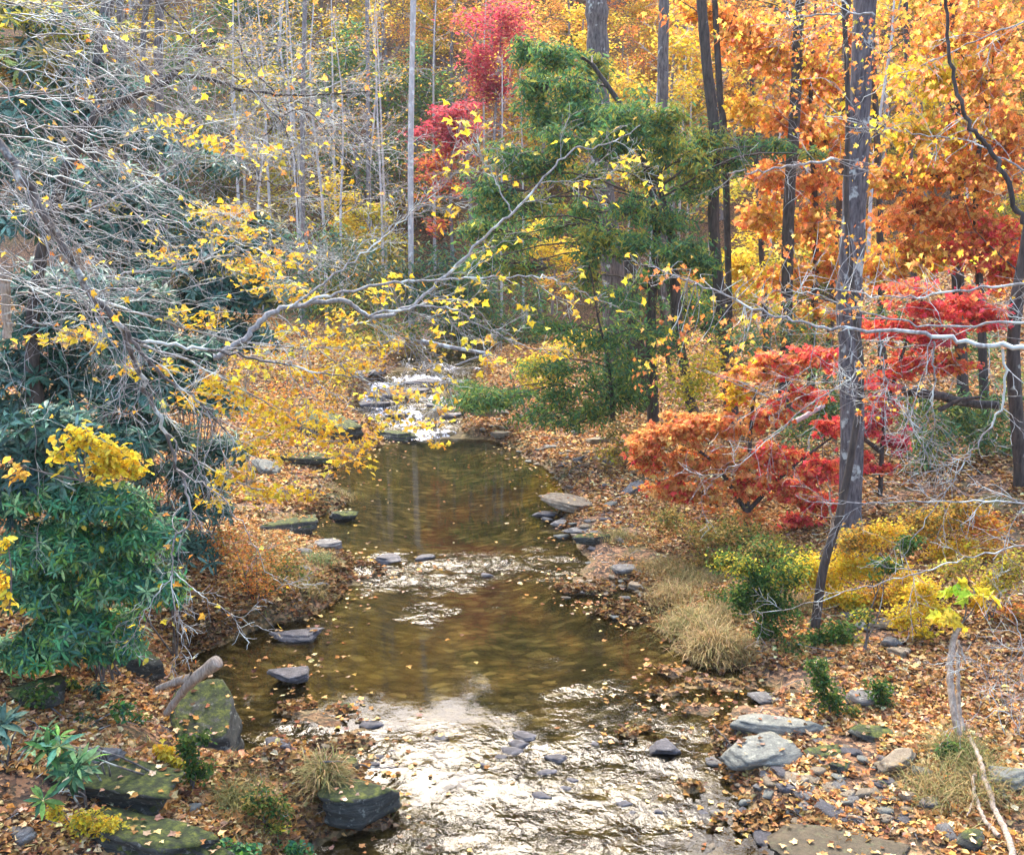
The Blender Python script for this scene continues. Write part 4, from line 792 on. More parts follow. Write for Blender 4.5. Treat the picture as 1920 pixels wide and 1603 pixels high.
# the white hanging branch
limb(out, tips, [(345,900),(355,980),(325,1010),(322,1090),(335,1180),(360,1240)], 9.0, 8.7, .014, .003, 10, .45, 2, grav=-.05, wander=.25)
limb(out, tips, [(325,1070),(370,1110),(430,1150),(500,1180)], 8.9, 8.9, .007, .002, 7, .35, 2, grav=-.06)
limb(out, tips, [(325,1075),(290,1120),(255,1180),(235,1210)], 8.9, 8.6, .007, .002, 6, .35, 2, grav=-.05)
limb(out, tips, [(330,880),(410,930),(470,1010),(510,1085),(580,1100)], 9.0, 9.6, .009, .002, 8, .35, 2, grav=-.04)
limb(out, tips, [(520,640),(560,700),(600,760),(640,800)], 9.6, 10, .006, .002, 6, .35, 1)
# sweeping twigs fanning in from the upper left
for i in range(95):
    y0 = random.uniform(-120, 560); x0 = random.uniform(-140, 120); a = math.atan2(1, 1.25) * random.uniform(-.1, 1.35); ln = random.uniform(280, 620)
    bend = random.uniform(-.6, .6); c = []
    for s_ in (0, .33, .66, 1): aa = a + bend * s_; c.append((x0 + ln * s_ * math.cos(aa), y0 + ln * s_ * math.sin(aa)))
    d = random.uniform(7.5, 12)
    limb(out, tips, c, d, d + random.uniform(-.3, 1.5), random.uniform(.004, .009), .002, 7, random.uniform(.35, .7), random.choice([1, 2]), wander=.27, grav=-.01, ang=.85, rmin=.0017, jig=.014)
va, fa = tubes(big, 9); mk('trunk', va, fa, M_LICHEN, rt, smooth=True)
va, fa = tubes(out, 3); mk('branches', va, fa, M_TWIG, rt)
va, fa, ca = stamp_leaves(tips[::9], 330, .05, MAPLE, (.04, .075), YEL + GOLD + RUST[:1]); mk('leaves', va, fa, M_LEAF, rt, col=ca)
print('left twigs', len(out))

# dark arching limb upper left with grey twig haze behind
rt = thing('grey_tree', 'tree with a dark arching limb and a haze of grey twigs at the upper left', 'tree', G(150, 700))
out = []; tips = []; big = []
limb(big, tips, [(120,330),(170,230),(230,190),(310,155),(350,110),(400,78),(440,70)], 14, 14.6, .075, .012, 0)
limb(big, tips, [(310,145),(390,150),(480,172),(560,180),(690,172)], 14.3, 15, .035, .006, 0)
limb(big, tips, [(440,72),(470,130),(510,170),(530,220),(532,250)], 14.6, 14.8, .014, .004, 0)
limb(big, tips, [(120,330),(60,600),(90,900)], 14, 14, .08, .11, 0)
limb(big, tips, [(290,0),(400,110),(540,250),(560,420)], 13, 14.5, .012, .004, 0)
for x_ in range(12): 
    x0, y0 = random.uniform(300, 560), random.uniform(100, 420); 
    limb(big, tips, [(x0, y0), (x0 + 90, y0 + random.uniform(-70, 60)), (x0 + 200, y0 + random.uniform(-90, 130))], random.uniform(13, 19), random.uniform(14, 20), .010, .004, 0)
for pts, rad in big:
    n = len(pts); dirs = [(pts[min(i + 1, n - 1)] - pts[max(i - 1, 0)]).normalized() for i in range(n)]
    spawn(out, tips, pts, [min(q, .012) for q in rad], dirs, 2.3, 2, .25, 0, 11, .8, .5, .0026, .05)
va, fa = tubes(big, 8); mk('trunk', va, fa, M_DARKBARK, rt, smooth=True); va, fa = tubes(out, 3); mk('branches', va, fa, M_TWIG, rt)
va, fa, ca = stamp_leaves(tips[::11], 260, .08, MAPLE, (.06, .10), YEL + RUST[:2]); mk('leaves', va, fa, M_LEAF, rt, col=ca)

# pale bent limb over the creek
rt = thing('overhanging_limb', 'pale bent limb reaching across the creek from the left, a few yellow leaves on it', 'branch', P(380, 690, 11))
big = []; out = []; tips = []
limb(big, tips, [(400,670),(455,640),(500,590),(560,575),(640,562),(690,594),(750,585),(810,540),(880,475),(950,410),(1010,345),(1070,285),(1140,270),(1200,235)], 11, 12.6, .038, .005, 0, jig=.012)
limb(big, tips, [(560,575),(640,548),(740,530),(830,525),(920,520),(1010,518),(1060,535),(1120,560),(1190,590)], 11.2, 12.2, .018, .003, 0)
limb(big, tips, [(690,594),(790,575),(850,580),(900,610),(960,640),(1040,665)], 11.4, 12, .014, .003, 0)
limb(big, tips, [(960,400),(930,340),(900,290),(895,255)], 12.2, 12.4, .010, .003, 0)
limb(big, tips, [(1010,345),(1100,340),(1200,330)], 12.4, 12.6, .007, .002, 0)
limb(big, tips, [(540,580),(620,520),(700,460),(740,420),(800,380)], 11.3, 12.2, .014, .003, 0)
limb(big, tips, [(700,460),(800,375),(900,285)], 12, 12.8, .008, .002, 0)
limb(big, tips, [(700,596),(760,640),(800,700)], 11.5, 11.6, .006, .002, 0)
for pts, rad in big:
    n = len(pts); dirs = [(pts[min(i + 1, n - 1)] - pts[max(i - 1, 0)]).normalized() for i in range(n)]
    spawn(out, tips, pts, [min(q, .009) for q in rad], dirs, 1.3, 2, .22, -.01, 10, .7, .5, .0022, .2)
va, fa = tubes(big, 8); mk('limb', va, fa, M_TWIG, rt, smooth=True); va, fa = tubes(out, 4); mk('twigs', va, fa, M_TWIG, rt)
tl = [q for q in tips if q.x > -1.0]
va, fa, ca = stamp_leaves(tl, 260, .05, MAPLE, (.06, .11), YEL + GOLD[:1]); mk('leaves', va, fa, M_LEAF, rt, col=ca)

# ---------------------------------------------------------------- sycamore boughs from the right
rt = thing('sycamore_tree', 'sycamore whose pale boughs and large rusty leaves hang in from the right edge', 'tree', P(2150, 1300, 10))
big = []; out = []; tips = []
limb(big, tips, [(2050,690),(1920,652),(1820,645),(1720,622),(1600,618),(1500,605),(1400,572),(1300,530),(1215,500)], 8.6, 10.2, .026, .005, 0)
limb(big, tips, [(2050,640),(1920,605),(1760,612),(1640,590),(1540,555),(1450,545)], 9, 10, .014, .003, 0)
limb(big, tips, [(2020,520),(1920,532),(1780,548),(1680,560),(1580,545),(1500,540)], 9, 10, .014, .003, 0)
limb(big, tips, [(2000,950),(1920,942),(1780,938),(1640,942),(1530,940)], 8.6, 9.3, .010, .003, 0)
limb(big, tips, [(2020,980),(1920,1018),(1800,1050),(1700,1080),(1580,1110),(1480,1140),(1385,1150)], 9, 10.3, .010, .002, 0)
limb(big, tips, [(1750,640),(1752,700),(1745,760),(1735,800),(1700,815)], 9.2, 9.3, .010, .003, 0)
limb(big, tips, [(1650,620),(1655,690),(1668,740),(1690,760)], 9.3, 9.3, .008, .002, 0)
limb(big, tips, [(1590,615),(1595,690),(1590,730),(1585,745)], 9.4, 9.5, .007, .002, 0)
limb(big, tips, [(1880,655),(1882,740),(1865,790),(1820,850),(1780,910),(1720,1000),(1690,1050)], 8.9, 9.2, .012, .002, 0)
limb(big, tips, [(1530,610),(1520,680),(1480,720),(1440,745)], 9.8, 9.9, .006, .002, 0)
limb(big, tips, [(1620,690),(1520,760),(1420,840),(1340,900),(1310,945)], 9.8, 10.5, .008, .002, 0)
limb(big, tips, [(1700,780),(1740,860),(1770,900)], 9.5, 9.6, .006, .002, 0)
limb(big, tips, [(1980,1180),(1920,1200),(1880,1260),(1840,1320)], 9, 9.6, .008, .002, 0)
limb(big, tips, [(1990,330),(1900,310),(1820,265),(1700,250),(1640,240)], 9.5, 10.3, .010, .003, 0)
dk = []; limb(dk, tips, [(1770,-60),(1775,60),(1790,170),(1830,250),(1870,300),(1900,380),(1940,450),(1980,560)], 9.8, 9.2, .014, .028, 0)
limb(big, tips, [(1985,20),(1870,60),(1760,110),(1640,170),(1560,240)], 10, 11, .009, .002, 0)
limb(big, tips, [(1640,30),(1560,28),(1470,35)], 10, 10.5, .012, .004, 0)
limb(big, tips, [(1570,300),(1480,312),(1420,322),(1365,325)], 12, 11.5, .016, .005, 0)
for pts, rad in big:
    n = len(pts); dirs = [(pts[min(i + 1, n - 1)] - pts[max(i - 1, 0)]).normalized() for i in range(n)]
    spawn(out, tips, pts, [min(q, .008) for q in rad], dirs, 1.3, 2, .25, -.01, 9, .8, .5, .0018, .05)
va, fa = tubes(dk, 8); mk('limb', va, fa, M_DARKBARK, rt, smooth=True); big = big + dk
va, fa = tubes(big[:-1], 8); mk('limb', va, fa, M_TWIG, rt, smooth=True); va, fa = tubes(out, 4); mk('twigs', va, fa, M_TWIG, rt)
lf = []; NO = len(out)
SC = [(1700,40,90,50),(1830,50,90,50),(1900,120,50,60),(1760,150,80,40),(1660,110,60,40),(1560,80,60,40),(1470,50,70,40),(1390,70,60,40),(1850,220,70,50),(1690,240,60,40),(1500,150,60,40),(1640,330,50,30),(1560,220,50,35),(1880,330,50,40),(1750,300,60,30),
      (1480,470,60,30),(1560,440,60,35),(1640,470,60,30),(1400,520,50,25),(1300,510,50,18),(1250,520,30,15),(1330,600,70,30),(1270,640,50,20),(1420,610,60,25),(1490,560,60,25),(1560,590,60,25),(1640,560,60,25),(1730,500,60,30),(1220,680,50,25),(1300,690,40,20),(1380,660,40,20),(1610,690,50,20),(1650,760,50,20),(1700,740,40,20),(1210,720,30,12),(1800,480,60,25),(1860,560,50,25)]
for px, py, rx, ry in SC:
    up_ = py < 380; nn = int(rx * ry / (32 if up_ else 55)) + 4; Yc = random.uniform(9.5, 12.5) if up_ else random.uniform(9.3, 10.6)
    pos, subc = ell(px, py, rx, ry, Yc, nn, 8, .6, .4, 1.2)
    pl_ = (RUST * 2 + [(.50,.18,.06),(.60,.26,.08)] * 2 + YEL[:2] + GOLD[:2] + [(.55,.50,.10), (.80,.28,.14), (.84,.36,.20), (.70,.24,.14)]) if up_ else (RUST * 2 + [(.45,.18,.07)] * 2 + ORA[:2] + GOLD + YEL[:1])
    lf.append(scatter(SYC, pos, rand_frames(nn, .8, .9), rng.uniform(.025, .07, nn) * rng.uniform(.85, 1.15), pal(nn, pl_, .22)))
    for s_ in subc[:5]:
        e = Vector(s_); q0 = min((q for b in big for q in b[0]), key=lambda q: (q - e).length + .25 * random.random())
        if (q0 - e).length > .9: continue
        out2 = smooth_line([q0, q0.lerp(e, .5) + Vector([random.gauss(0, .06) for _ in range(3)]), e], 6); out.append((out2, [.0045, .004, .0035, .003, .0025, .002]))
va, fa, ca = cat(lf); mk('leaves', va, fa, M_LEAF, rt, col=ca)
va, fa = tubes(out[NO:], 4); mk('twigs', va, fa, M_TWIG, rt)

# thin bare twigs at the lower right
rt = thing('bare_shrub', 'leafless thin twiggy shrub at the lower right beside the pale dead stem', 'shrub', G(1900, 1420)); out = []; tips = []
for c in ([(1900,1430),(1860,1300),(1830,1240),(1760,1250)], [(1930,1420),(1880,1330),(1800,1390),(1740,1400)], [(1920,1500),(1850,1430),(1820,1400)], [(1930,1300),(1860,1250),(1780,1260)], [(1925,1250),(1900,1150),(1850,1080)]):
    limb(out, tips, c, 10.6, 11, .006, .002, 8, .4, 2, rmin=.0018)
va, fa = tubes(out, 4); mk('branches', va, fa, M_TWIG, rt)

# ---------------------------------------------------------------- rocks
def rock_mesh(seed, sx, sy, sz, res=24, strata=.0, rough=.07, box=.5):
    r_ = np.random.default_rng(seed); th = np.linspace(0, np.pi, res); ph = np.linspace(0, 2 * np.pi, 2 * res, endpoint=False)
    TH, PH = np.meshgrid(th, ph, indexing='ij'); d = np.stack([np.sin(TH) * np.cos(PH), np.sin(TH) * np.sin(PH), np.cos(TH)], -1).reshape(-1, 3)
    # rounded polyhedron: cut a sphere by random planes
    rad = np.full(len(d), 1.25)
    for _ in range(15):
        n_ = r_.standard_normal(3) * np.array([1, 1, .35 if _ < 9 else 1.6]); n_ /= np.linalg.norm(n_); k = r_.uniform(.55, .9); c = d @ n_; rad = np.where(c > .05, np.minimum(rad, k / np.maximum(c, .05)), rad)
    for n_ in ((0, 0, 1), (0, 0, -1)): c = d @ np.array(n_, float); rad = np.where(c > .05, np.minimum(rad, .55 / np.maximum(c, .05)), rad)
    p = d * rad[:, None]; q = p * 2.3 + seed * 3.1
    nz = fbm(q[:, 0] + q[:, 2], q[:, 1] - q[:, 2], seed, 4); st_ = np.floor(p[:, 2] * 4 + nz * .8) ; lay = ((st_ * 7919 + seed * 13) % 5) / 5 - .4
    p *= (1 + rough * nz)[:, None]; p[:, 0] *= 1 + (.09 + strata) * lay; p[:, 1] *= 1 + (.09 + strata) * ((st_ * 104729 + seed) % 5 / 5 - .4)
    if strata: p[:, :2] *= (1 + strata * np.sin(p[:, 2:3] * 14 + 3 * nz[:, None]))
    p *= np.array([sx, sy, sz]); m2 = 2 * res
    i, j = np.meshgrid(np.arange(res - 1), np.arange(m2), indexing='ij'); a = i * m2 + j; b = i * m2 + (j + 1) % m2
    return p, np.stack([a, b, b + m2, a + m2], -1).reshape(-1, 4)
def rock(name, label, px, py, w_, h_, mat, seed, depth=.7, rz=0, tilt=(0, 0), group=None, strata=.04, catg='rock', lift=.35, res=26):
    """w_, h_: photo width and height in pixels"""
    b = G(px, py); k = b[1] / FPX; sx = w_ * k / 1.5; sz = h_ * k / 1.65; sy = sx * depth
    p, f_ = rock_mesh(seed, sx, sy, sz, res, strata)
    o = mk(name, p, f_, mat); o.location = (b[0], b[1], b[2] + sz * lift); o.rotation_euler = (tilt[0], tilt[1], rz)
    tag(o, label, catg, group); return o
def sh(o):
    o.data.polygons.foreach_set('use_smooth', np.ones(len(o.data.polygons), bool)); return o
rock('boulder', 'long dark mossy boulder slanting to the water under the driftwood log at the left', 398, 1385, 105, 120, M_ROCKM, 3, 2.1, .42, (.42, .12), lift=.35, res=34)
rock('rock_ledge', 'upper slab of the mossy layered ledge at the lower left', 215, 1500, 290, 95, M_ROCKM, 5, .5, -.12, (-.1, .05), strata=.10, lift=.05, res=36)
rock('rock_ledge', 'lower slab of the mossy layered ledge at the lower left', 255, 1590, 230, 130, M_ROCKM, 8, .5, -.15, (-.1, .06), strata=.10, lift=.0, res=36)
rock('rock', 'grey round rock on top of the mossy ledge', 190, 1430, 60, 45, M_ROCK, 9, .8)
rock('mossy_rock', 'rounded mossy rock with a grass tuft at the water near the bottom', 680, 1548, 150, 90, M_ROCKM, 12, .7, .1, lift=.2, res=26)
rock('mossy_rock', 'mossy sloping rock beneath the green rhododendron', 265, 1265, 90, 70, M_ROCKM, 15, .8, .4, (0, .3))
rock('mossy_rock', 'low mossy stone at the left edge by the bank', 70, 1330, 120, 50, M_ROCKM, 17, .8)
rock('slab', 'large pale wedge-shaped slab at the right water edge', 1420, 1440, 165, 48, M_ROCKP, 21, .55, .12, (.12, -.05), strata=.02, lift=.5, res=26)
rock('slab', 'flat pale slab with a mossy right end, above the wedge-shaped slab', 1465, 1372, 130, 30, M_ROCKP, 22, .45, .05, lift=.5, strata=.02)
rock('slab', 'tan pointed slab at the right, among brown leaves', 1685, 1442, 80, 40, M_ROCKT, 23, .6, .5, (0, -.2), lift=.4)
rock('slab', 'grey-blue slab at the right edge', 1890, 1462, 90, 38, M_ROCKP, 24, .6, -.1, lift=.4)
rock('slab', 'wide wet brown slab in the shallows at the bottom right', 1600, 1600, 215, 34, M_ROCKB, 25, .6, -.1, strata=.05, lift=.0, res=26)
rock('slab', 'tan flat slab lying at the right edge of the upper pool', 1075, 955, 95, 26, M_ROCKT, 26, .6, -.2, (0, .1), lift=.4)
rock('rock', 'dark wet rock standing in the riffle on the right', 1243, 1415, 62, 34, M_ROCKW, 31, .7)
rock('rock', 'small dark rock at the head of the bottom riffle', 985, 1388, 42, 14, M_ROCKW, 32, .7)
rock('rock', 'dark mossy rock at the left bank beside the pool', 550, 1000, 105, 48, M_ROCKM, 33, .6, lift=.3)
rock('rock', 'small grey rock in the water under the dark mossy one', 612, 1030, 60, 20, M_ROCK, 34, .6)
rock('rock', 'small mossy point of rock jutting from the left into the pool', 640, 975, 50, 22, M_ROCKM, 35, .6)
rock('rock', 'dark rock in the upper left of the leaf-covered riffle', 725, 1055, 46, 20, M_ROCKW, 36, .7)
rock('rock', 'blue-grey flat rock at the left shore of the lower pool', 565, 1198, 78, 24, M_ROCKW, 37, .6)
rock('rock', 'small dark island rock with leaves on it in the lower pool', 550, 1285, 80, 28, M_ROCKW, 38, .7)
rock('rock', 'white-topped rock leaning on the left bank under yellow leaves', 500, 885, 70, 34, M_ROCKP, 39, .6, -.5, (0, .4))
rock('rock', 'long dark slab on the left bank behind the white-topped rock', 560, 870, 130, 24, M_ROCKM, 40, .4, -.15)
rock('rock', 'large grey slab on the left bank by the rapids', 620, 812, 130, 50, M_ROCKM, 41, .6, -.4, (0, .25))
rock('rock', 'mossy rock at the foot of the rapids', 745, 822, 60, 22, M_ROCKM, 42, .7)
rock('rock', 'dark step rock left in the rapids', 715, 750, 60, 18, M_ROCKW, 43, .6)
rock('rock', 'dark step rock across the top of the rapids', 800, 722, 90, 14, M_ROCKW, 44, .5)
rock('rock', 'dark rock in the middle of the rapids', 770, 740, 60, 14, M_ROCKW, 45, .6)
for i, (px, py, w_, h_, lb) in enumerate([(700,770,50,16,'dark stone at the left edge of the white water'),(745,790,44,12,'dark stone showing through the middle of the white water'),(815,765,40,10,'thin dark stone in the right of the white water'),(850,790,46,12,'dark stone at the right edge of the white water'),(690,705,60,12,'dark ledge stone at the head of the rapids on the left'),(865,722,50,10,'dark ledge stone at the head of the rapids on the right'),(800,800,34,9,'small dark stone at the foot of the white water')]):
    rock('rock', lb, px, py, w_, h_, M_ROCKW, 150 + i, .6, random.uniform(-.3, .3))
rock('rock', 'pale yellowish boulder right of the rapids', 915, 778, 62, 26, M_ROCKT, 46, .6)
rock('rock', 'pale rounded stone at the right head of the pool', 942, 820, 40, 18, M_ROCKT, 47, .6)
rock('rock', 'pale angular stone on the right bank under the hemlock', 1128, 832, 56, 18, M_ROCKT, 48, .5, .2)
rock('rock', 'dark angular rock on the right bank by the red leaves', 1190, 925, 60, 30, M_ROCK, 49, .5, .5, (0, -.4))
rock('rock', 'mossy dark rock at the right shore below the flat slabs', 1115, 1022, 70, 26, M_ROCKM, 50, .5, .4)
for i, (px, py, w_, h_, mt, lb) in enumerate([(1020,968,44,14,M_ROCKW,'dark thin stone at the pool edge left of the tan flat slab'),(1060,985,50,10,M_ROCK,'thin slate below the tan flat slab'),(1095,1000,60,9,M_ROCK,'long thin slate on the right pool shore'),(1090,1012,45,9,M_ROCKT,'tan thin slate on the right pool shore'),
        (1170,1075,60,14,M_ROCK,'long grey slate on the right bank of the riffle'),(1195,1105,40,18,M_ROCKT,'brown stone at the right shore below the long slate'),(1105,1097,36,10,M_ROCKT,'small tan stone at the right end of the leafy riffle'),(1330,1080,36,12,M_ROCK,'grey stone above the tan grass'),(1155,1163,26,8,M_ROCKP,'small white stone in the water by the right shore'),
        (1670,1215,42,28,M_ROCK,'grey angular rock on the leafy right bank'),(1690,1228,46,20,M_ROCKT,'tan rock touching the grey angular one on the leafy right bank'),(1620,1180,40,16,M_ROCKP,'pale stone below the golden shrub'),(1655,1172,56,14,M_ROCKT,'flat brown stone below the golden shrub'),(1590,1165,34,14,M_ROCK,'small grey stone right of the leaning sapling'),
        (1625,1325,70,34,M_ROCK,'grey rock under the small green shrub'),(1630,1388,84,28,M_ROCKM,'mossy flat rock on the brown leaves'),(1545,1425,76,18,M_ROCKM,'dark mossy slab right of the wedge-shaped one'),(1575,1450,46,24,M_ROCKM,'small mossy round rock among the stones'),(1448,1380,38,20,M_ROCKP,'white block between the two pale slabs'),
        (1440,1312,60,14,M_ROCK,'dark thin slate at the water edge above the pale slabs'),(1470,1498,40,18,M_ROCKW,'dark oval stone on the right gravel'),(1510,1505,46,18,M_ROCK,'grey oval stone right of the dark oval one'),(1490,1468,56,16,M_ROCKT,'tan flat stone above the oval stones'),(1700,1500,40,22,M_ROCKT,'brown round stone on the right gravel'),(1660,1480,36,22,M_ROCKW,'dark round stone on the right gravel'),
        (1740,1525,44,22,M_ROCK,'grey slab stone beside the pale dead stem'),(1395,1515,26,16,M_ROCKP,'small cream stone in the shallows'),(1820,1590,70,36,M_ROCKM,'mossy rock at the bottom right by the dead stem'),(1590,1490,34,14,M_ROCKT,'small tan stone at the middle of the right gravel'),(1700,1550,60,18,M_ROCKW,'dark slab stone above the wide wet slab'),
        (360,1535,40,26,M_ROCKP,'pale round stone at the right end of the mossy ledge'),(40,1580,60,30,M_ROCK,'dark stone in the bottom left corner'),(650,1330,40,18,M_ROCKM,'small green stone on the leaf bar'),(700,1365,46,16,M_ROCKW,'wet stone at the right end of the leaf bar'),(640,1440,70,24,M_ROCKM,'low mossy stone at the leafy point near the bottom'),(520,1400,50,24,M_ROCKW,'dark stone beside the tall leaning boulder')]):
    rock('stone', lb, px, py, w_, h_, mt, 60 + i, .65, random.uniform(-.4, .4), catg='stone', res=14)
# pebbles and small stones: copies
for i in range(26):
    px, py = random.choice([(random.uniform(1000, 1340), random.uniform(1330, 1600)), (random.uniform(700, 1100), random.uniform(1375, 1440)), (random.uniform(660, 1050), random.uniform(1045, 1090))])
    rock('stone', 'dark wet stone breaking the surface of a riffle', px, py, random.uniform(14, 40), random.uniform(7, 16), M_ROCKW, 300 + i, .7, random.uniform(-.6, .6), group='wet stones in the riffles', catg='stone', res=12, lift=.2)
pp = []
for i, mt in enumerate([M_ROCK, M_ROCKT, M_ROCKW, M_ROCKP, M_ROCKT, M_ROCK]):
    p, f_ = rock_mesh(200 + i, 1, .7, .34, 10, .03); o = mk('small_stone', p, f_, mt); pp.append([o, ['grey', 'tan', 'dark wet', 'pale', 'brown', 'slate'][i], False])
zones = [(1570,1490,190,80,120,'on the leafy gravel at the lower right'),(1450,1400,80,40,26,'on the leafy gravel at the lower right'),(1080,870,120,50,60,'on the gravel bank right of the upper pool'),(960,790,80,25,40,'along the right side of the rapids'),(1110,990,80,45,36,'along the right shore of the upper pool'),(1180,1120,80,30,26,'at the right shore beside the riffle'),
         (640,800,60,30,16,'on the left bank by the rapids'),(560,1040,60,40,10,'on the left bank of the pool'),(600,1410,80,30,14,'on the leafy point at the left of the bottom riffle')]
for cx, cy, rx, ry, n, lb in zones:
    for _ in range(n):
        q = random.choice(pp); b = G(cx + random.gauss(0, rx * .6), cy + random.gauss(0, ry * .6)); s_ = random.uniform(.045, .11) * random.choice([1, 1, 1, 1.7]) * (1 + .03 * max(0, b[1] - 12)); rot = (random.gauss(0, .15), random.gauss(0, .15), random.uniform(0, 6.28))
        if q[2]: o = dup(q[0], (b[0], b[1], b[2] + s_ * .1), scale=(s_, s_, s_), rot=rot)
        else: o = q[0]; q[2] = True; o.location = (b[0], b[1], b[2] + s_ * .1); o.scale = (s_, s_, s_); o.rotation_euler = rot
        tag(o, f'small {q[1]} stone {lb}', 'stone', 'small stones ' + lb)

bpy.context.view_layer.update(); lp = []
for o in list(bpy.data.objects):
    if o.type == 'MESH' and o.get('category') in ('rock', 'stone') and o.name.split('.')[0] != 'small_stone' and 'island' not in o['label'] and 'riffle' not in o['label'] and 'rapids' not in o['label']:
        n = len(o.data.polygons); c = np.empty(n * 3); o.data.polygons.foreach_get('center', c); nn_ = np.empty(n * 3); o.data.polygons.foreach_get('normal', nn_); ar = np.empty(n); o.data.polygons.foreach_get('area', ar)
        M = np.array(o.matrix_world); c = c.reshape(-1, 3) @ M[:3, :3].T + M[:3, 3]; nn_ = nn_.reshape(-1, 3) @ M[:3, :3].T
        k = (np.abs(nn_[:, 2]) > .75) & (c[:, 2] > o.location.z)
        if k.sum() == 0: continue
        cnt_ = rng.poisson(ar[k].sum() * (55 if o.data.materials[0] == M_ROCKM else 22)); idx_ = rng.choice(np.nonzero(k)[0], cnt_, p=ar[k] / ar[k].sum()); lp.append(c[idx_] + np.c_[rng.normal(0, .02, (cnt_, 2)), np.full(cnt_, .014)])
lp = np.concatenate(lp); n = len(lp)
va, fa, ca = scatter(MAPLE, lp, rand_frames(n, 0, .12), rng.uniform(.035, .085, n), pal(n, LIT, .22)); o1 = mk('fallen_leaves', va, fa, M_LITTER, col=ca); tag(o1, 'brown leaves that have settled on the rocks', 'fallen leaves', kind='stuff')

# driftwood log -----------------------------------------------------
rt = thing('driftwood_log', 'forked pale driftwood log resting on the tall leaning boulder', 'log', P(350, 1290, 10.2)); out = []
for c, r0, r1 in (([(312,1337),(340,1300),(362,1275),(408,1240)], .035, .075), ([(295,1290),(330,1278),(362,1268)], .03, .05)):
    p_ = smooth_line([P(a, b, 10.3 - .1 * i) for i, (a, b) in enumerate(c)], 16); out.append((p_, [(r0 + (r1 - r0) * i / 15) * (1 + .08 * random.gauss(0, 1)) for i in range(16)]))
V_, F_ = tubes(out, 12); mk('wood', V_, F_, M_DRIFT, rt, smooth=True)
c1 = out[0][0][-1]; d1 = (c1 - out[0][0][-2]).normalized(); va, fa = tubes([([c1 - d1 * .002, c1 + d1 * .012, c1 + d1 * .016], [.07, .055, .001])], 12); mk('sawn_end', va, fa, M_DRIFT, rt)
# dead stems lower right
def glay(px, lift=.05):
    return [G(a, b) + np.array([0, 0, lift]) for a, b in px]
def stemthing(name, label, lines, catg, mat, part='wood', base=None, kids=0):
    rt = thing(name, label, catg, P(*base)); out = []; tips = []
    for c, Ya, Yb, r0, r1 in lines: limb(out, tips, c, Ya, Yb, r0, r1, kids, .25, 1, jig=.006, n=8 * len(c))
    va, fa = tubes(out, 9); mk(part, va, fa, mat, rt, smooth=True); return rt
stemthing('dead_tree', 'pale barkless double stem standing at the right under the lime leaves', [([(1795,1170),(1782,1240),(1785,1310),(1800,1390)], 11.4, 10.6, .035, .045), ([(1798,1200),(1796,1270),(1800,1340),(1812,1390)], 11.4, 10.6, .022, .03), ([(1800,1210),(1812,1245)], 11.3, 11.2, .015, .01)], 'dead tree', M_DRIFT, base=(1800, 1395, 10.6))
stemthing('dead_branch', 'forked pale dead branch running to the bottom right corner', [([(1818,1410),(1835,1460),(1860,1530),(1885,1600),(1900,1650)], None, .10, .022, .034), ([(1826,1470),(1822,1500),(1840,1550),(1870,1600)], None, .08, .014, .024), ([(1825,1520),(1810,1560)], None, .07, .01, .006)], 'branch', M_DRIFT, base=(1860, 1530, 9.0))
stemthing('dead_stub', 'broken pale stub standing at the left edge', [([(14,635),(12,570),(8,500)], 12, 12, .05, .06), ([(30,548),(80,550),(135,545)], 12, 11.8, .012, .008)], 'dead tree', M_DRIFT, base=(14, 640, 12))
stemthing('fallen_branch', 'broken grey branch leaning in the dark thicket behind the orange maple', [([(1487,793),(1520,775),(1545,760)], 18.5, 18.8, .05, .04)], 'branch', M_BIRCH, base=(1487, 795, 18.5))
stemthing('fallen_log', 'grey log lying across the dark thicket at the right', [([(1680,730),(1750,740),(1810,755),(1870,760)], 19.5, 19.5, .10, .08), ([(1760,770),(1800,750),(1840,745)], 19.4, 19.3, .05, .03)], 'log', M_DARKBARK, base=(1750, 760, 19.5))
stemthing('fallen_branch', 'pale fallen branch over the upper creek', [([(790,640),(850,652),(920,664)], 38, 37, .10, .06), ([(855,685),(890,672),(920,664)], 37, 37, .04, .03)], 'branch', M_TWIG, base=(860, 665, 38))
stemthing('fallen_branch', 'thin dark stick in front of the mossy rock at the bottom', [([(590,1455),(640,1452),(700,1460),(742,1455)], None, .08, .012, .008)], 'branch', M_TWIGD, base=(640, 1455, 10.3))
stemthing('fallen_branch', 'dark stick propped on the point of the wedge-shaped slab', [([(1335,1390),(1355,1405),(1370,1425)], None, .14, .01, .008)], 'branch', M_DARKBARK, base=(1350, 1405, 11))

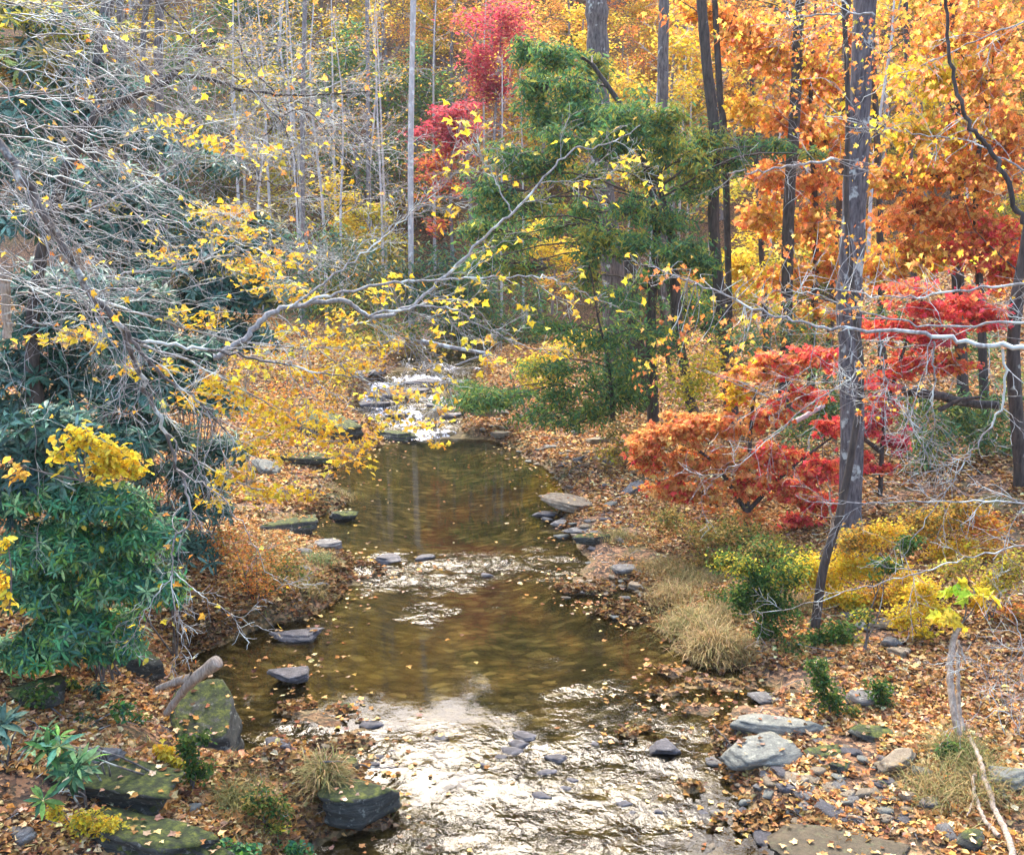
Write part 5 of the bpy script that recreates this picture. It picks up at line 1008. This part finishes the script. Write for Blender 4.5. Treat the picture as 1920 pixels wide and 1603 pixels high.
# ---------------------------------------------------------------- grass tufts
TAN = [(.38,.27,.11),(.46,.34,.16),(.30,.22,.08),(.26,.24,.08)]; GG = [(.20,.20,.06),(.30,.26,.09),(.12,.15,.04)]
def tuft(label, px, py, n, h_, spread, pl_, lean=(0, 0)):
    n = int(n * 1.7); h_ *= 1.25; b = G(px, py); a = rng.uniform(0, 2 * np.pi, n); tl = rng.uniform(.1, 1.0, n)
    out_ = np.stack([np.cos(a) + lean[0], np.sin(a) + lean[1], np.zeros(n)], 1); out_ /= np.linalg.norm(out_, axis=1, keepdims=True) + 1e-6
    zax = np.stack([out_[:, 0] * tl * .6, out_[:, 1] * tl * .6, np.ones(n)], 1); zax /= np.linalg.norm(zax, axis=1, keepdims=True)
    x_ = np.cross(out_, zax); x_ /= np.linalg.norm(x_, axis=1, keepdims=True); y_ = np.cross(zax, x_)
    B = np.stack([x_, y_, zax], 1); pos = np.stack([b[0] + rng.normal(0, spread, n), b[1] + rng.normal(0, spread, n), np.full(n, b[2] - .03)], 1); pos[:, 2] = H(pos[:, 0], pos[:, 1]) - .02
    va, fa, ca = scatter(BLADE, pos, B, rng.uniform(h_ * .6, h_ * 1.2, n), pal(n, pl_, .2)); o = mk('grass_tuft', va - b, fa, M_GRASS, col=ca); o.location = b
    tag(o, label, 'grass'); return o
for px, py, n, h_, sp_, pl_, lb in [(1330,1225,700,.42,.16,TAN,'big tan grass tuft drooping over the water on the right bank'),(1290,1180,600,.38,.18,TAN+GG,'tan grass tuft behind the big one on the right bank'),(1350,1170,500,.34,.18,TAN,'tan grass tuft beside the green shrub'),
        (1260,1120,500,.34,.2,TAN,'dry grass tuft above the others at the right shore'),(1300,1090,450,.32,.22,TAN+GG,'dry grass tuft higher on the right bank'),(1240,1075,350,.3,.2,TAN,'low dry grass near the right end of the riffle'),(1400,1150,300,.3,.14,GG,'green-brown grass under the green shrub'),
        (1160,1010,300,.28,.18,TAN+GG,'grass on the right bank above the dark mossy rock'),(1380,1235,260,.3,.12,TAN,'thin tan grass at the water right of the big tuft'),(610,1500,420,.36,.07,TAN+GG,'straw-coloured grass tuft on top of the rounded mossy rock'),(725,1520,180,.2,.06,GG,'short grass on the right side of the rounded mossy rock'),
        (440,1510,220,.24,.08,GG,'small grass tuft on the leafy point at the bottom'),(580,1110,260,.25,.14,GG+TAN,'grass on the left shore by the riffle'),(600,1060,260,.25,.14,GG+GRN,'green grass on the left shore above the riffle'),(560,980,200,.2,.12,GG,'grass on the dark mossy rock by the left bank'),
        (1800,1420,300,.3,.15,GG,'brown-green grass at the foot of the pale dead stem'),(1760,1490,300,.3,.2,GG+TAN,'brown grass left of the forked dead branch'),(640,930,260,.25,.2,GG+TAN,'grass fringe over the left bank of the pool'),(1850,1500,260,.3,.2,GG+TAN,'brown grass right of the forked dead branch'),(1500,1140,260,.3,.2,GG+TAN,'brown grass between the green shrub and the sapling')]:
    tuft(lb, px, py, n, h_, sp_, pl_)

# short olive grass between the leaves of both banks (uncountable)
gxs, gys = [], []
for px, py, rx, ry, n in [(1330,1010,170,60,9000),(1260,1060,90,60,5000),(1420,1160,90,60,2500),(560,1000,70,40,3500),(560,1080,80,40,3500),(1800,1450,120,70,3000),(1180,850,60,40,2500),(480,1510,70,40,1800),(280,1390,90,50,1200)]:
    c = G(px, py); k = c[1] / FPX; gxs.append(c[0] + rng.normal(0, rx * k * .7, n)); gys.append(c[1] + rng.normal(0, ry * k * 2.6, n))
gxs = np.concatenate(gxs); gys = np.concatenate(gys); k = (fbm(gxs * 1.6, gys * 1.6, 33) > -.05) & (sdist(gxs, gys) > .12); gxs, gys = gxs[k], gys[k]; n = len(gxs)
a = rng.uniform(0, 2 * np.pi, n); o_ = np.stack([np.cos(a), np.sin(a), np.zeros(n)], 1); z_ = np.array([0, 0, 1.]) + o_ * rng.uniform(.1, .7, n)[:, None]; z_ /= np.linalg.norm(z_, axis=1, keepdims=True)
x_ = np.cross(o_, z_); x_ /= np.linalg.norm(x_, axis=1, keepdims=True); B = np.stack([x_, np.cross(z_, x_), z_], 1)
va, fa, ca = scatter(BLADE, np.stack([gxs, gys, H(gxs, gys) - .01], 1), B, rng.uniform(.10, .26, n), pal(n, GG + TAN + [(.22, .24, .07)], .25)); o1 = mk('short_grass', va, fa, M_GRASS, col=ca); tag(o1, 'short olive grass growing among the fallen leaves on both banks', 'grass', kind='stuff')

# low plants on the left foreground
def low(name, label, clumps, Y, T, sz, mat=M_LEAF, **k): return shrub(name, label, clumps, Y, T, sz, mat, **k)
low('groundcover_plant', 'yellow-green small-leaved plant hanging over the lower left ledge', [(110,1520,20,12,70,YEL+YGR),(160,1540,35,16,150,YEL+YGR),(210,1555,35,18,180,YEL+YGR),(240,1580,20,14,90,YGR),(190,1590,30,12,70,YGR)], 8.0, LEAF, .04)
low('groundcover_plant', 'round-leaved green plant at the bottom edge left of the water', [(340,1585,25,10,60,[(.25,.42,.05),(.35,.5,.08)]),(400,1590,35,14,80,GRN+RHL),(450,1590,30,12,60,RHL),(300,1595,20,8,30,GRN)], 8.3, LEAF, .06)
low('groundcover_plant', 'bright green ivy patch between the tall boulder and the ledge', [(350,1405,22,20,130,GRN),(365,1440,26,18,140,GRN),(340,1465,18,14,60,GRN+YGR),(375,1380,18,12,50,GRN)], 9.3, LEAF, .05)
low('groundcover_plant', 'dark green leafy patch at the bottom edge beside the mossy rock', [(560,1590,30,10,60,RHL),(500,1585,30,10,60,RHL+GRN)], 8.3, LEAF, .055)
low('groundcover_plant', 'green seedlings on the leafy bank under the small-leaved rhododendron', [(230,1330,30,14,60,GRN+RHL),(150,1350,30,12,40,RHG+GRN),(60,1300,40,14,60,GRN)], 9.5, LEAF, .06)
low('groundcover_plant', 'sparse yellow plant beside the bright green ivy', [(310,1410,18,14,40,YEL),(330,1430,14,8,20,YEL+YGR),(295,1440,12,8,12,YEL)], 9.2, MAPLE, .055)
low('groundcover_plant', 'small green plant in leaves under the big rhododendron', [(135,1285,22,10,40,GRN+YGR),(110,1275,16,8,20,GRN),(180,1290,18,10,24,RHG)], 9.6, LEAF, .07)
low('groundcover_plant', 'mixed green plants on the leafy point left of the mossy rock', [(480,1500,35,16,160,GRN+OLV),(520,1520,30,16,120,GRN+OLV),(430,1530,25,12,60,RHL),(500,1550,30,10,60,GRN+YGR)], 9.0, LEAF, .045)
low('fern', 'feathery green plant on the pale dead stem near its foot', [(1795,1415,25,16,160,GRN),(1775,1400,18,10,60,GRN)], 10.3, NEEDLE, .10)
low('sapling', 'two large lime leaves on a low sprout near the right edge', [(1850,1420,20,8,5,[(.45,.6,.08)])], 10, SYC, .17, sub=3)
low('brush', 'twiggy brown brush on the left bank above the riffle', [(480,1050,60,30,400,OLV+RUST),(540,1070,50,24,300,OLV+GRN[:1]),(430,1010,50,25,250,OLV+RUST),(460,1100,50,24,260,OLV+RUST)], 15.5, LEAF, .05)
low('brush', 'tangled brown brush on the left bank behind the yellow leaves', [(560,720,60,24,350,OLV+RUST),(620,740,50,24,300,OLV+GOLD),(480,780,60,30,300,OLV+RUST),(540,850,50,16,200,OLV+GOLD),(640,700,50,20,250,OLV+YGR)], 24, LEAF, .08)
print('done', len(bpy.data.objects))

# ---------------------------------------------------------------- haze over the valley
def box(x0, x1, y0, y1, z0, z1):
    v = [(x, y, z) for x in (x0, x1) for y in (y0, y1) for z in (z0, z1)]
    return v, [(0, 1, 3, 2), (4, 6, 7, 5), (0, 4, 5, 1), (2, 3, 7, 6), (0, 2, 6, 4), (1, 5, 7, 3)]
m = bpy.data.materials.new('haze'); m.use_nodes = True; t = m.node_tree; t.nodes.remove(t.nodes['Principled BSDF'])
vp = t.nodes.new('ShaderNodeVolumePrincipled'); vp.inputs['Density'].default_value = .00035; vp.inputs['Color'].default_value = (.92, .92, .95, 1); vp.inputs['Anisotropy'].default_value = 0
t.links.new(vp.outputs[0], t.nodes['Material Output'].inputs['Volume'])
bpy.context.view_layer.update()
zt = max(float((o.matrix_world @ Vector(c)).z) for o in bpy.data.objects if o.type == 'MESH' for c in o.bound_box) + 1
v_, f_ = box(-125, 125, -40, 185, float(GZ.min()) - 1, zt); hz = mk('haze', v_, np.array(f_), m); hz['kind'] = 'stuff'; hz['label'] = 'thin autumn haze paling the far hillside'; hz['category'] = 'haze'
sc.cycles.volume_bounces = 1
